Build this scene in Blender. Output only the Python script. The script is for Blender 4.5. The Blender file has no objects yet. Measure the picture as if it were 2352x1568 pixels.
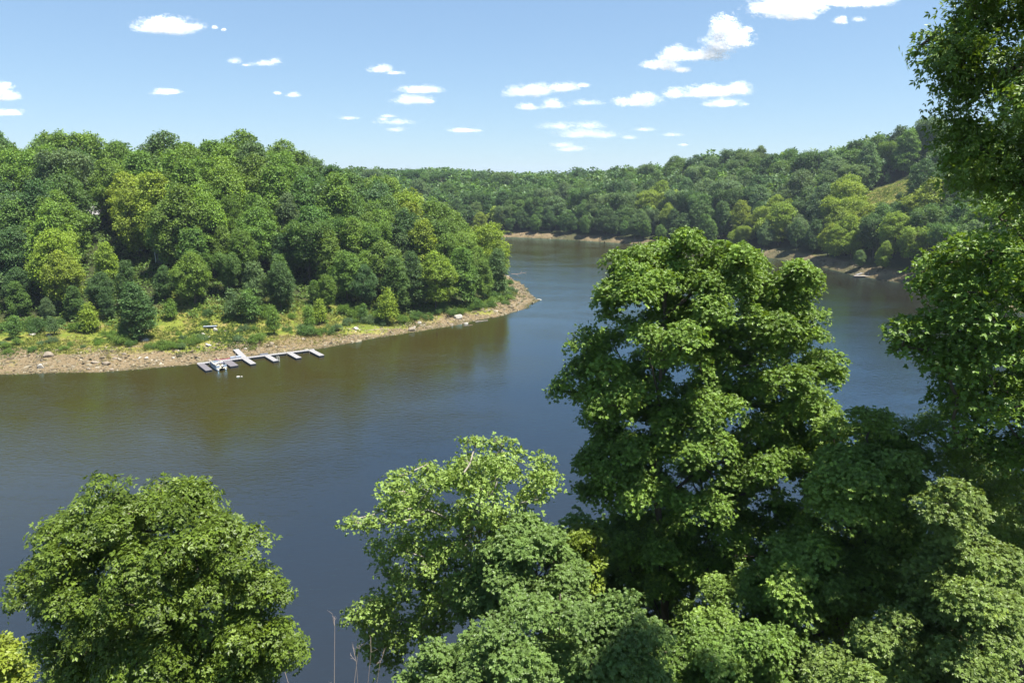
import bpy, bmesh, math, random
import numpy as np
from mathutils import Vector, Matrix

scene = bpy.context.scene
COL = scene.collection
R = math.radians
# ------------------------------------------------------------------ camera, sky, sun, exposure
CAM_H = 45.0
PITCH = math.atan((784 - 405) / 1568)
cam_data = bpy.data.cameras.new("camera")
cam_data.sensor_width = 36
cam_data.lens = 24
cam_data.clip_start = 0.5
cam_data.clip_end = 60000
cam = bpy.data.objects.new("camera", cam_data)
COL.objects.link(cam)
cam.location = (0, 0, CAM_H)
cam.rotation_euler = (R(90) - PITCH, 0, 0)
scene.camera = cam

HAZE = 0.00010
SUN_EL, SUN_AZ = 69.0, 112.0            # azimuth measured clockwise from +Y (view direction)
world = bpy.data.worlds.new("World")
scene.world = world
world.use_nodes = True
wn = world.node_tree
wn.nodes.clear()
w_out = wn.nodes.new("ShaderNodeOutputWorld")
w_bg = wn.nodes.new("ShaderNodeBackground")
w_sky = wn.nodes.new("ShaderNodeTexSky")
w_sky.sky_type = 'NISHITA'
w_sky.sun_disc = False
w_sky.sun_elevation = R(SUN_EL)
w_sky.sun_rotation = R(SUN_AZ)
w_sky.altitude = 200
w_sky.air_density = 1.0
w_sky.dust_density = 0.0
w_sky.ozone_density = 2.5
w_bg.inputs['Strength'].default_value = 0.057
w_gam = wn.nodes.new("ShaderNodeGamma"); w_gam.inputs[1].default_value = 0.55      # flattens the sky's brightness from zenith to horizon
w_tint = wn.nodes.new("ShaderNodeMix"); w_tint.data_type = 'RGBA'; w_tint.blend_type = 'MULTIPLY'
w_tint.inputs[0].default_value = 1.0; w_tint.inputs[7].default_value = (1.55, 1.97, 2.40, 1)
wn.links.new(w_sky.outputs[0], w_gam.inputs[0])
wn.links.new(w_gam.outputs[0], w_tint.inputs[6])
wn.links.new(w_tint.outputs[2], w_bg.inputs['Color'])
wn.links.new(w_bg.outputs[0], w_out.inputs['Surface'])

sun_data = bpy.data.lights.new("sun", 'SUN')
sun_data.energy = 5.0
sun_data.angle = R(0.5)
sun_data.color = (1.0, 0.96, 0.88)
sun = bpy.data.objects.new("sun", sun_data)
COL.objects.link(sun)
SUN_DIR = Vector((math.sin(R(SUN_AZ)) * math.cos(R(SUN_EL)), math.cos(R(SUN_AZ)) * math.cos(R(SUN_EL)), math.sin(R(SUN_EL))))
sun.rotation_euler = SUN_DIR.to_track_quat('Z', 'Y').to_euler()
sun.location = (0, 0, 200)

scene.view_settings.view_transform = 'Standard'
scene.view_settings.look = 'None'
scene.view_settings.exposure = 1.32
scene.view_settings.gamma = 1.0
scene.cycles.max_bounces = 8
scene.cycles.diffuse_bounces = 3
scene.cycles.glossy_bounces = 3
scene.cycles.transmission_bounces = 4
scene.cycles.volume_bounces = 0
scene.cycles.transparent_max_bounces = 64
scene.cycles.sample_clamp_indirect = 6.0
scene.cycles.caustics_reflective = False
scene.cycles.caustics_refractive = False
scene.cycles.use_denoising = True

# ------------------------------------------------------------------ photograph pixels (2352 x 1568) <-> world
CT, ST = math.cos(PITCH), math.sin(PITCH)
def ray(u, v):
    a, b = (u - 1176) / 1568, -(v - 784) / 1568
    return np.array([a, CT + b * ST, -ST + b * CT])
def at_z(u, v, z=0.0):
    d = ray(u, v); t = (z - CAM_H) / d[2]
    return np.array([d[0] * t, d[1] * t, z])
def at_y(u, v, y):
    d = ray(u, v); t = y / d[1]
    return np.array([d[0] * t, y, CAM_H + d[2] * t])
def project(P):
    P = np.atleast_2d(np.asarray(P, float)); x, y, z = P[:, 0], P[:, 1], P[:, 2] - CAM_H
    f = y * CT - z * ST; up = y * ST + z * CT
    return 1176 + 1568 * x / f, 784 - 1568 * up / f, f

# ------------------------------------------------------------------ numpy helpers
def hash01(ix, iy, iz, seed):
    h = (ix * 374761393 + iy * 668265263 + iz * 2147483647 + seed * 1274126177) & 0xFFFFFFFF
    h = ((h ^ (h >> 13)) * 1274126177) & 0xFFFFFFFF
    h = (h ^ (h >> 16)) & 0xFFFFFFFF
    return h / 4294967295.0
def vnoise(x, y, z=0.0, seed=0):
    x, y, z = np.broadcast_arrays(np.asarray(x, float), np.asarray(y, float), np.asarray(z, float))
    xi, yi, zi = (np.floor(q).astype(np.int64) for q in (x, y, z))
    fx, fy, fz = x - xi, y - yi, z - zi
    fx, fy, fz = (q * q * (3 - 2 * q) for q in (fx, fy, fz))
    o = 0
    for dx in (0, 1):
        for dy in (0, 1):
            for dz in (0, 1):
                w = (fx if dx else 1 - fx) * (fy if dy else 1 - fy) * (fz if dz else 1 - fz)
                o = o + w * hash01(xi + dx, yi + dy, zi + dz, seed)
    return o
def fbm(x, y, z=0.0, seed=0, octaves=4):
    o, a, t = 0, 1.0, 0
    for k in range(octaves):
        o = o + a * vnoise(np.asarray(x) * 2 ** k, np.asarray(y) * 2 ** k, np.asarray(z) * 2 ** k, seed + k); t += a; a *= .5
    return o / t
def sstep(a, b, x):
    t = np.clip((np.asarray(x, float) - a) / (b - a), 0, 1)
    return t * t * (3 - 2 * t)
def unit(v):
    return v / np.maximum(np.linalg.norm(v, axis=-1, keepdims=True), 1e-9)

def link_obj(name, me, mats, parent=None, loc=None):
    o = bpy.data.objects.new(name, me)
    for m in (mats if isinstance(mats, (list, tuple)) else [mats]):
        if m is not None: me.materials.append(m)
    COL.objects.link(o)
    if parent is not None: o.parent = parent
    if loc is not None: o.location = loc
    return o
def np_mesh(name, V, F, tint=None, mat_index=None, smooth=False):
    """V (n,3); F (m,k) uniform polygons or list of arrays of different k."""
    Fs = F if isinstance(F, list) else [F]
    me = bpy.data.meshes.new(name)
    V = np.ascontiguousarray(V, np.float32)
    me.vertices.add(len(V)); me.vertices.foreach_set('co', V.ravel())
    idx = np.concatenate([f.ravel() for f in Fs]).astype(np.int32)
    tot = np.concatenate([np.full(len(f), f.shape[1]) for f in Fs]).astype(np.int32)
    start = np.concatenate([[0], np.cumsum(tot)[:-1]]).astype(np.int32)
    me.loops.add(len(idx)); me.loops.foreach_set('vertex_index', idx)
    me.polygons.add(len(tot)); me.polygons.foreach_set('loop_start', start)
    try: me.polygons.foreach_set('loop_total', tot)
    except Exception: pass
    if mat_index is not None: me.polygons.foreach_set('material_index', np.asarray(mat_index, np.int32))
    me.polygons.foreach_set('use_smooth', np.full(len(tot), smooth, dtype=bool))
    if tint is not None:
        a = me.attributes.new('tint', 'FLOAT', 'FACE'); a.data.foreach_set('value', np.asarray(tint, np.float32))
    me.update(calc_edges=True)
    return me
def tag(o, label=None, cat=None, group=None, kind=None):
    if label: o['label'] = label
    if cat: o['category'] = cat
    if group: o['group'] = group
    if kind: o['kind'] = kind
    return o
def empty(name, loc, rz=0.0):
    o = bpy.data.objects.new(name, None); COL.objects.link(o); o.location = loc; o.rotation_euler = (0, 0, rz)
    o.empty_display_size = 0.5
    return o

class MB:
    """collects boxes, tubes and lathes; build() links them as ONE mesh object"""
    def __init__(s): s.V, s.F = [], []
    def add(s, V, F):
        b = len(s.V); s.V += [tuple(v) for v in V]; s.F += [tuple(i + b for i in f) for f in F]; return s
    def box(s, cx, cy, cz, sx, sy, sz, rz=0.0, bev=0.0, top=1.0):
        c, n = math.cos(rz), math.sin(rz); V = []
        prof = [(-.5, 1.0), (.5, top)]
        if bev > 0:
            e = bev / max(sz, 1e-6); prof = [(-.5, None), (-.5 + e, 1.0), (.5 - e, 1.0), (.5, None)]
        rings = []
        for zz, k in prof:
            hx, hy = sx / 2, sy / 2
            if k is None: hx -= bev; hy -= bev
            else: hx *= k; hy *= k
            ring = []
            for px, py in ((-hx, -hy), (hx, -hy), (hx, hy), (-hx, hy)):
                ring.append(len(V)); V.append((cx + px * c - py * n, cy + px * n + py * c, cz + zz * sz))
            rings.append(ring)
        F = [tuple(reversed(rings[0])), tuple(rings[-1])]
        for a, b in zip(rings, rings[1:]):
            for i in range(4): F.append((a[i], a[(i + 1) % 4], b[(i + 1) % 4], b[i]))
        return s.add(V, F)
    def tube(s, pts, rad, k=7, cap=True):
        pts = [Vector(p) for p in pts]; n = len(pts)
        rad = list(rad) if hasattr(rad, '__len__') else [rad] * n
        V, F = [], []
        ref = Vector((0.3, 0.2, 1)) if abs((pts[-1] - pts[0]).normalized().z) < .9 else Vector((1, 0.1, 0))
        for i, p in enumerate(pts):
            t = (pts[min(i + 1, n - 1)] - pts[max(i - 1, 0)]).normalized()
            a = t.cross(ref).normalized(); b = t.cross(a)
            for j in range(k):
                th = 2 * math.pi * j / k
                V.append(tuple(p + (a * math.cos(th) + b * math.sin(th)) * float(rad[i])))
        for i in range(n - 1):
            for j in range(k):
                F.append((i * k + j, i * k + (j + 1) % k, (i + 1) * k + (j + 1) % k, (i + 1) * k + j))
        if cap: F += [tuple(range(k))[::-1], tuple((n - 1) * k + j for j in range(k))]
        return s.add(V, F)
    def build(s, name, mat, parent=None, smooth=False, loc=None):
        me = bpy.data.meshes.new(name); me.from_pydata(s.V, [], s.F)
        bm = bmesh.new(); bm.from_mesh(me); bmesh.ops.recalc_face_normals(bm, faces=bm.faces); bm.to_mesh(me); bm.free()
        if smooth: me.polygons.foreach_set('use_smooth', np.ones(len(me.polygons), bool))
        me.update()
        return link_obj(name, me, mat, parent, loc)

# ------------------------------------------------------------------ materials
class NT:
    def __init__(s, name):
        s.m = bpy.data.materials.new(name); s.m.use_nodes = True; s.t = s.m.node_tree; s.t.nodes.clear()
        s.out = s.n('ShaderNodeOutputMaterial')
    def n(s, ty, **kw):
        nd = s.t.nodes.new(ty)
        for k, v in kw.items():
            if hasattr(nd, k): setattr(nd, k, v)
        return nd
    def set(s, nd, **kw):
        for k, v in kw.items():
            nd.inputs[k.replace('_', ' ')].default_value = v
        return nd
    def l(s, a, b): s.t.links.new(a, b)
    def ramp(s, fac, stops):
        r = s.n('ShaderNodeValToRGB'); els = r.color_ramp.elements
        while len(els) < len(stops): els.new(.5)
        for e, (p, c) in zip(els, stops): e.position = p; e.color = (*c, 1) if len(c) == 3 else c
        s.l(fac, r.inputs[0]); return r.outputs[0]
    def math(s, op, a, b=None, c=None):
        m = s.n('ShaderNodeMath', operation=op)
        for i, q in enumerate((a, b, c)):
            if q is None: continue
            if isinstance(q, (int, float)): m.inputs[i].default_value = q
            else: s.l(q, m.inputs[i])
        return m.outputs[0]
    def mix(s, fac, a, b, mode='MIX'):
        m = s.n('ShaderNodeMix', data_type='RGBA', blend_type=mode)
        for i, q in ((0, fac), (6, a), (7, b)):
            if isinstance(q, (int, float)): m.inputs[i].default_value = q
            elif isinstance(q, tuple): m.inputs[i].default_value = (*q, 1)
            else: s.l(q, m.inputs[i])
        return m.outputs[2]
    def noise(s, scale, detail=4, rough=.55, vec=None, dist=0.0):
        t = s.n('ShaderNodeTexNoise'); t.inputs['Scale'].default_value = scale; t.inputs['Detail'].default_value = detail
        t.inputs['Roughness'].default_value = rough; t.inputs['Distortion'].default_value = dist
        if vec is not None: s.l(vec, t.inputs['Vector'])
        return t.outputs['Fac']
    def coord(s, kind='Object'): return s.n('ShaderNodeTexCoord').outputs[kind]
    def bsdf(s, color, rough=.6, spec=.5, metal=0.0, bump=None, bump_d=.02, bump_s=.5):
        p = s.n('ShaderNodeBsdfPrincipled')
        if isinstance(color, tuple): p.inputs['Base Color'].default_value = (*color, 1)
        else: s.l(color, p.inputs['Base Color'])
        if isinstance(rough, (int, float)): p.inputs['Roughness'].default_value = rough
        else: s.l(rough, p.inputs['Roughness'])
        p.inputs['Specular IOR Level'].default_value = spec; p.inputs['Metallic'].default_value = metal
        if bump is not None:
            b = s.n('ShaderNodeBump'); b.inputs['Distance'].default_value = bump_d; b.inputs['Strength'].default_value = bump_s
            s.l(bump, b.inputs['Height']); s.l(b.outputs[0], p.inputs['Normal'])
        s.l(p.outputs[0], s.out.inputs['Surface']); return p

def simple(name, color, rough=.6, spec=.4, metal=0.0, var=.25, scale=3.0, kind='Object'):
    t = NT(name); v = t.coord(kind)
    n = t.noise(scale, 5, .6, v)
    c = t.mix(n, tuple(x * (1 - var) for x in color), tuple(min(1, x * (1 + var)) for x in color))
    t.bsdf(c, rough, spec, metal, bump=n, bump_d=.01, bump_s=.2)
    return t.m

def leaf_mat(name, color=None, trans=.26, gloss=.25, rough=.5, yellow=(1.28, 1.15, .6)):
    """foliage: colour from the object's own colour (or fixed), varied per leaf by the 'tint' attribute; part of the light passes through the leaf"""
    t = NT(name)
    if color is None: base = t.n('ShaderNodeObjectInfo').outputs['Color']
    else:
        rgb = t.n('ShaderNodeRGB'); rgb.outputs[0].default_value = (*color, 1); base = rgb.outputs[0]
    at = t.n('ShaderNodeAttribute', attribute_name='tint'); f = at.outputs['Fac']
    k = t.math('MULTIPLY_ADD', f, 0.9, 0.55)
    gr = t.n('ShaderNodeCombineColor')
    for i in range(3): t.l(k, gr.inputs[i])
    c1 = t.mix(1.0, base, gr.outputs[0], 'MULTIPLY')
    y = t.math('MULTIPLY', t.math('SUBTRACT', f, 0.72), 3.0); y = t.math('MAXIMUM', y, 0.0); y = t.math('MINIMUM', y, 1.0)
    c2 = t.mix(1.0, c1, yellow, 'MULTIPLY')
    c = t.mix(y, c1, c2)
    p = t.n('ShaderNodeBsdfPrincipled'); t.l(c, p.inputs['Base Color'])
    p.inputs['Roughness'].default_value = rough; p.inputs['Specular IOR Level'].default_value = gloss
    tr = t.n('ShaderNodeBsdfTranslucent'); ct = t.mix(1.0, c, (1.9, 1.7, .75), 'MULTIPLY'); t.l(ct, tr.inputs['Color'])
    ms = t.n('ShaderNodeMixShader'); ms.inputs[0].default_value = trans
    t.l(p.outputs[0], ms.inputs[1]); t.l(tr.outputs[0], ms.inputs[2]); t.l(ms.outputs[0], t.out.inputs['Surface'])
    return t.m

M = {}
M['leaf'] = leaf_mat('foliage')
M['leaf_near'] = leaf_mat('near_foliage', trans=.26, gloss=.32, rough=.45)
M['bark'] = simple('bark', (.10, .08, .06), .9, .2, var=.5, scale=2)
M['bark_pale'] = simple('pale_bark', (.30, .27, .22), .85, .2, var=.4, scale=3)
M['dead_wood'] = simple('dead_wood', (.30, .24, .20), .85, .2, var=.3, scale=4)
M['deck'] = simple('grey_decking', (.24, .232, .232), .8, .3, var=.15, scale=2)
M['deck_dark'] = simple('aged_decking', (.13, .12, .13), .85, .2, var=.3, scale=2)
M['float'] = simple('black_float', (.018, .02, .028), .55, .4, var=.3, scale=3)
M['fascia'] = simple('grey_fascia', (.24, .27, .32), .6, .4, var=.2)
M['steel'] = simple('galvanised_steel', (.55, .57, .6), .35, .5, metal=.7, var=.15)
M['cream'] = simple('cream_vinyl', (.5, .47, .36), .5, .4, var=.15)
M['white'] = simple('white_paint', (.6, .6, .58), .45, .5, var=.08)
M['bluegrey'] = simple('blue_grey_panel', (.22, .27, .36), .4, .5, var=.15)
M['alu'] = simple('aluminium', (.55, .58, .63), .4, .5, metal=.5, var=.1)
M['black'] = simple('black_cowling', (.012, .012, .016), .3, .5, var=.2)
M['canvas'] = simple('dark_canvas', (.10, .10, .15), .8, .2, var=.3)
M['red'] = simple('red_hull', (.20, .02, .04), .4, .5, var=.15)
M['grey_box'] = simple('slate_plastic', (.10, .11, .14), .6, .4, var=.2)
M['house_wall'] = simple('grey_siding', (.12, .12, .13), .8, .2, var=.2)
M['roof'] = simple('grey_shingles', (.34, .33, .34), .9, .2, var=.25, scale=6)
M['glass'] = simple('window_glass', (.03, .04, .05), .08, .6, var=.1)
M['umbrella'] = simple('pale_umbrella_cloth', (.70, .74, .66), .8, .2, var=.06)
M['teal'] = simple('teal_plastic', (.04, .35, .32), .5, .4, var=.1)
M['wood'] = simple('weathered_wood', (.33, .29, .25), .85, .2, var=.3, scale=4)

def stone_mat(name, lo, hi):
    t = NT(name); oi = t.n('ShaderNodeObjectInfo').outputs['Random']; v = t.coord('Object')
    n1 = t.noise(2.5, 6, .65, v); n2 = t.noise(11, 4, .6, v)
    f = t.math('ADD', t.math('MULTIPLY', n1, .6), t.math('MULTIPLY', n2, .4))
    c = t.ramp(f, [(.3, lo), (.62, hi)])
    t.bsdf(c, .9, .2, bump=n2, bump_d=.06, bump_s=.6); return t.m
M['stone'] = stone_mat('sandstone', (.12, .095, .07), (.28, .235, .18))
M['stone_pale'] = stone_mat('pale_stone', (.24, .22, .185), (.46, .43, .37))
def rubble_mat():
    t = NT('rubble_stones'); f = t.n('ShaderNodeAttribute', attribute_name='tint').outputs['Fac']
    c = t.ramp(f, [(0, (.045, .037, .025)), (.35, (.112, .090, .055)), (.7, (.19, .158, .10)), (1, (.34, .30, .23))])
    t.bsdf(c, .9, .2); return t.m
M['rubble'] = rubble_mat()
def grass_mat():
    t = NT('grass_blades'); f = t.n('ShaderNodeAttribute', attribute_name='tint').outputs['Fac']
    c = t.ramp(f, [(0, (.045, .085, .015)), (.4, (.11, .155, .025)), (.75, (.21, .22, .05)), (1, (.40, .33, .14))])
    p = t.n('ShaderNodeBsdfPrincipled'); t.l(c, p.inputs['Base Color']); p.inputs['Roughness'].default_value = .6; p.inputs['Specular IOR Level'].default_value = .25
    tr = t.n('ShaderNodeBsdfTranslucent'); t.l(c, tr.inputs['Color']); ms = t.n('ShaderNodeMixShader'); ms.inputs[0].default_value = .3
    t.l(p.outputs[0], ms.inputs[1]); t.l(tr.outputs[0], ms.inputs[2]); t.l(ms.outputs[0], t.out.inputs['Surface']); return t.m
M['grass'] = grass_mat()
def ground_mat():
    t = NT('shore_and_forest_ground')
    g = t.n('ShaderNodeAttribute', attribute_name='grassy').outputs['Fac']
    fo = t.n('ShaderNodeAttribute', attribute_name='forest').outputs['Fac']
    v = t.n('ShaderNodeNewGeometry').outputs['Position']
    n1 = t.noise(.22, 6, .6, v); n2 = t.noise(1.6, 6, .65, v); n3 = t.noise(.06, 3, .5, v)
    beach = t.ramp(n2, [(.28, (.062, .047, .026)), (.5, (.145, .112, .062)), (.72, (.22, .178, .112))])
    beach = t.mix(t.math('MULTIPLY', n3, .6), beach, (.20, .14, .08))
    grass = t.ramp(n1, [(.3, (.075, .115, .016)), (.5, (.145, .165, .026)), (.60, (.20, .18, .05)), (.72, (.23, .18, .09))])
    fine = t.ramp(n2, [(.25, (.55, .55, .55)), (.75, (1.35, 1.35, 1.3))])
    grass = t.mix(1.0, grass, fine, 'MULTIPLY')
    edge = t.math('ADD', g, t.math('MULTIPLY', t.math('SUBTRACT', n1, .47), 2.6))
    edge = t.ramp(edge, [(.36, (0, 0, 0)), (.64, (1, 1, 1))])
    c = t.mix(edge, beach, grass)
    c = t.mix(t.math('MULTIPLY', t.n('ShaderNodeAttribute', attribute_name='wet').outputs['Fac'], .8), c, (.060, .052, .022))
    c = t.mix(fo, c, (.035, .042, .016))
    t.bsdf(c, .95, .15, bump=n2, bump_d=.25, bump_s=.8); return t.m
M['ground'] = ground_mat()
def water_mat():
    t = NT('lake_water'); v = t.n('ShaderNodeNewGeometry').outputs['Position']
    mp = t.n('ShaderNodeMapping'); t.l(v, mp.inputs['Vector']); mp.inputs['Rotation'].default_value = (0, 0, R(24)); mp.inputs['Scale'].default_value = (.55, 1.25, 1)
    a = t.noise(1.15, 3, .55, mp.outputs[0], .6); b = t.noise(3.2, 2, .5, mp.outputs[0], .4)
    big = t.noise(.03, 3, .5, v)
    h = t.math('ADD', a, t.math('MULTIPLY', b, .35))
    calm = t.ramp(t.noise(.045, 4, .6, mp.outputs[0], .8), [(.36, (.35, .35, .35)), (.64, (1, 1, 1))])
    bu = t.n('ShaderNodeBump'); bu.inputs['Distance'].default_value = .085; t.l(calm, bu.inputs['Strength']); t.l(h, bu.inputs['Height'])
    sx = t.n('ShaderNodeSeparateXYZ'); t.l(v, sx.inputs[0])
    ql = t.math('SUBTRACT', sx.outputs['Y'], t.math('MULTIPLY', sx.outputs['X'], 1.25))
    ql = t.math('ADD', ql, t.math('MULTIPLY', t.math('SUBTRACT', big, .5), 60.0))
    mr = t.n('ShaderNodeMapRange', interpolation_type='SMOOTHSTEP'); mr.inputs['From Min'].default_value = 105; mr.inputs['From Max'].default_value = 215; t.l(ql, mr.inputs['Value'])
    silt = t.mix(mr.outputs['Result'], (.0165, .0145, .0085), (.037, .030, .0075))
    df = t.n('ShaderNodeBsdfDiffuse'); t.l(silt, df.inputs['Color'])          # light scattered back by the silty water
    gl = t.n('ShaderNodeBsdfGlossy'); gl.inputs['Color'].default_value = (.42, .78, 1.0, 1); gl.inputs['Roughness'].default_value = .05; t.l(bu.outputs[0], gl.inputs['Normal'])
    fr = t.n('ShaderNodeFresnel'); fr.inputs['IOR'].default_value = 2.25; t.l(bu.outputs[0], fr.inputs['Normal'])
    ms = t.n('ShaderNodeMixShader'); t.l(fr.outputs[0], ms.inputs[0]); t.l(df.outputs[0], ms.inputs[1]); t.l(gl.outputs[0], ms.inputs[2]); t.l(ms.outputs[0], t.out.inputs['Surface'])
    return t.m
M['water'] = water_mat()
def cloud_mat():
    t = NT('cloud_vapour')
    d = t.n('ShaderNodeBsdfDiffuse'); d.inputs['Color'].default_value = (.90, .90, .92, 1)
    tr = t.n('ShaderNodeBsdfTranslucent'); tr.inputs['Color'].default_value = (.90, .90, .92, 1)
    ms = t.n('ShaderNodeMixShader'); ms.inputs[0].default_value = .5
    t.l(d.outputs[0], ms.inputs[1]); t.l(tr.outputs[0], ms.inputs[2])
    tp = t.n('ShaderNodeBsdfTransparent'); m2 = t.n('ShaderNodeMixShader'); m2.inputs[0].default_value = .115
    t.l(tp.outputs[0], m2.inputs[1]); t.l(ms.outputs[0], m2.inputs[2]); t.l(m2.outputs[0], t.out.inputs['Surface']); return t.m
M['cloud'] = cloud_mat()

# ------------------------------------------------------------------ lake outline and terrain
LEFT_SHORE = [(-900, 420), (-520, 250), (-320, 178), (-220, 160), (-160, 152), (-119, 153), (-97, 155), (-77, 162.2), (-66, 168.8), (-58, 173.4), (-51, 178), (-43, 186), (-23, 203), (-5, 219), (4, 233), (9, 247), (8, 262), (5, 288), (0, 312), (-14, 345)]
FAR_SHORE = [(-45, 385), (-70, 430), (-62, 480), (-30, 514), (0, 523), (30, 509), (68, 481), (110, 438), (144, 394), (156, 363), (160, 318), (168, 296), (172, 275), (166, 251), (173, 226), (186, 200), (196, 172)]
NEAR_SHORE = [(186, 145), (150, 115), (105, 88), (62, 67), (30, 56), (0, 49), (-22, 46), (-55, 46), (-100, 52), (-180, 66), (-420, 95), (-900, 120)]
POLY = np.array(LEFT_SHORE + FAR_SHORE + NEAR_SHORE, float)
def smooth_poly(P, it=2):
    for _ in range(it):
        Q = np.roll(P, -1, 0); P = np.stack([.75 * P + .25 * Q, .25 * P + .75 * Q], 1).reshape(-1, 2)
    return P
def seg_dist(x, y, A):
    d = np.full(x.shape, 1e9)
    for (ax, ay), (bx, by) in zip(A[:-1], A[1:]):
        vx, vy = bx - ax, by - ay
        t = np.clip(((x - ax) * vx + (y - ay) * vy) / (vx * vx + vy * vy), 0, 1)
        d = np.minimum(d, np.hypot(x - ax - t * vx, y - ay - t * vy))
    return d
def inside(x, y, P):
    c = np.zeros(x.shape, bool)
    for (ax, ay), (bx, by) in zip(P, np.roll(P, -1, 0)):
        if ay == by: continue
        c ^= ((ay > y) != (by > y)) & (x < (bx - ax) * (y - ay) / (by - ay) + ax)
    return c
SHORES = [np.array(LEFT_SHORE + FAR_SHORE[:1], float), np.array(FAR_SHORE + NEAR_SHORE[:1], float), np.array(NEAR_SHORE, float)]
def terrain(x, y):
    """ground height and distance from the water line (negative inside the lake)"""
    x = np.asarray(x, float); y = np.asarray(y, float)
    wob = (fbm(x / 9, y / 9, 0, 11, 3) - .5) * 3.2
    ds = [seg_dist(x, y, A) for A in SHORES]
    dmin = np.minimum(np.minimum(ds[0], ds[1]), ds[2])
    ins = inside(x, y, POLY)
    d = np.where(ins, -dmin, dmin) + wob
    dd = np.maximum(d, 0)
    # left hill
    cx = [-400, -211, -107, -91, -72, -53, -33, -13, -3, 12]
    crest = np.interp(x, [-400, -211, -170, -140, -125, -107, -91, -72, -53, -33, -13, -3, 12], [26, 31, 27, 32, 27, 40, 39, 28, 20, 12, 7, 4, 2.5])
    d0 = np.interp(x, cx, [32, 34, 30, 26, 22, 16, 12, 9, 7, 6])
    dc = np.interp(x, cx, [140, 132, 125, 122, 112, 100, 84, 55, 35, 25])
    t = np.clip((dd - d0) / (dc - d0), 0, 1); s = .55 * t + .45 * t * t * (3 - 2 * t)
    beach = 1.5 * sstep(0, 11, dd) + 3.0 * np.clip((dd - 8) / 38, 0, 1)
    zl = beach + crest * s
    # far and right hills
    az = np.where(y > 1, x / np.maximum(y, 1), np.where(x > 0, 3, -3))
    cr = np.interp(az, [-1, -.2, 0, .08, .2, .325, .449, .573, .8, 1.4], [24, 21, 21, 22, 28, 38, 38, 51, 52, 38])
    zr = 2.6 * sstep(0, 7, dd) + (cr - 2.6) * (lambda q: .6 * q + .4 * q * q * (3 - 2 * q))(np.clip((dd - 3) / 125, 0, 1))
    # near bluff
    zn = 1.0 * sstep(0, 5, dd) + 27 * np.clip((dd - 2) / 48, 0, 1) ** .95
    w = [1 / (q + 3) ** 5 for q in ds]
    z = (w[0] * zl + w[1] * zr + w[2] * zn) / (w[0] + w[1] + w[2])
    z = z + (fbm(x / 45, y / 45, 0, 5, 4) - .5) * 7 * sstep(25, 90, dd) + (fbm(x / 260, y / 260, 0, 8, 3) - .5) * 16 * sstep(300, 700, dd)
    z = z + (fbm(x / 3.2, y / 3.2, 0, 3, 3) - .5) * .7 * sstep(1, 8, dd)
    z = np.where(d < 0, np.maximum(-6, d * .22 - .15), z)
    return z, d
def zf(x, y):
    z, d = terrain(np.array([x]), np.array([y])); return float(z[0])
def ground_hit(u, v, y0=30.0, y1=1200.0):
    d = ray(u, v); ys = np.linspace(y0, y1, 3000); t = ys / d[1]
    zz = CAM_H + d[2] * t; g, _ = terrain(d[0] * t, ys)
    hit = np.nonzero(zz <= np.maximum(g, 0))[0]
    i = hit[0] if len(hit) else -1
    return float(d[0] * t[i]), float(ys[i]), float(max(g[i], 0))

CLEARING = [(-101.0, 203.0, 4.5)]
def treeline(x):
    return np.interp(x, [-400, -211, -150, -120, -100, -80, -60, -40, -20, 0, 12], [30, 30, 31, 33, 36, 34, 26, 16, 11, 10, 14])

gx = np.concatenate([-np.geomspace(9000, 262, 34), np.arange(-260, -130, 3.2), np.arange(-130, 30, 1.5), np.arange(30, 262, 3.2), np.geomspace(264, 9000, 34)])
gy = np.concatenate([-np.geomspace(4000, 14, 14), np.arange(-10, 140, 4.0), np.arange(140, 270, 1.5), np.arange(270, 560, 4.0), np.geomspace(566, 12000, 46)])
GX, GY = np.meshgrid(gx, gy)
GZ, GD = terrain(GX, GY)
nx, ny = len(gx), len(gy)
V = np.stack([GX, GY, GZ], -1).reshape(-1, 3)
ii = (np.arange(ny - 1)[:, None] * nx + np.arange(nx - 1)[None]).ravel()
me = np_mesh('ground', V, np.stack([ii, ii + 1, ii + nx + 1, ii + nx], 1), smooth=True)
nz = fbm(GX / 14, GY / 14, 0, 21, 4)
left_side = (GY > 140) & (GX < 30)
bw = np.interp(GX, [-300, -130, -100, -70, -40, 0, 10], [12, 12, 12, 8, 6, 7.5, 10])
grassy = np.where(left_side, sstep(-3, 5, GD - bw + (nz - .5) * 16), sstep(0, 3, GD - 9))
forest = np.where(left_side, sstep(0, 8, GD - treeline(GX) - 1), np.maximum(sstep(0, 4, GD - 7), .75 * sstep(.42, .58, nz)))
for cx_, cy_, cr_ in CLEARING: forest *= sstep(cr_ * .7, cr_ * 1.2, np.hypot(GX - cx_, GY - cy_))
MEADOW = None
wet = 1 - sstep(.3, 2.6, GD + (nz - .5) * 3)
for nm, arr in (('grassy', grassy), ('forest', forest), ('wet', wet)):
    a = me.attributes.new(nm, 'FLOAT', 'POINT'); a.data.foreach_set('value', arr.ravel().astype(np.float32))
GROUND_ME = me
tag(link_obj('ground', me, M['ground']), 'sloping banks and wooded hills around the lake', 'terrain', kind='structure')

wv = np.array([(-9000, -60, 0), (9000, -60, 0), (9000, 9000, 0), (-9000, 9000, 0)], float)
me = np_mesh('water', wv, np.array([[0, 1, 2, 3]]))
tag(link_obj('water', me, M['water']), 'rippled brown and blue lake water winding between the hills', 'water', kind='structure')

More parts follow.
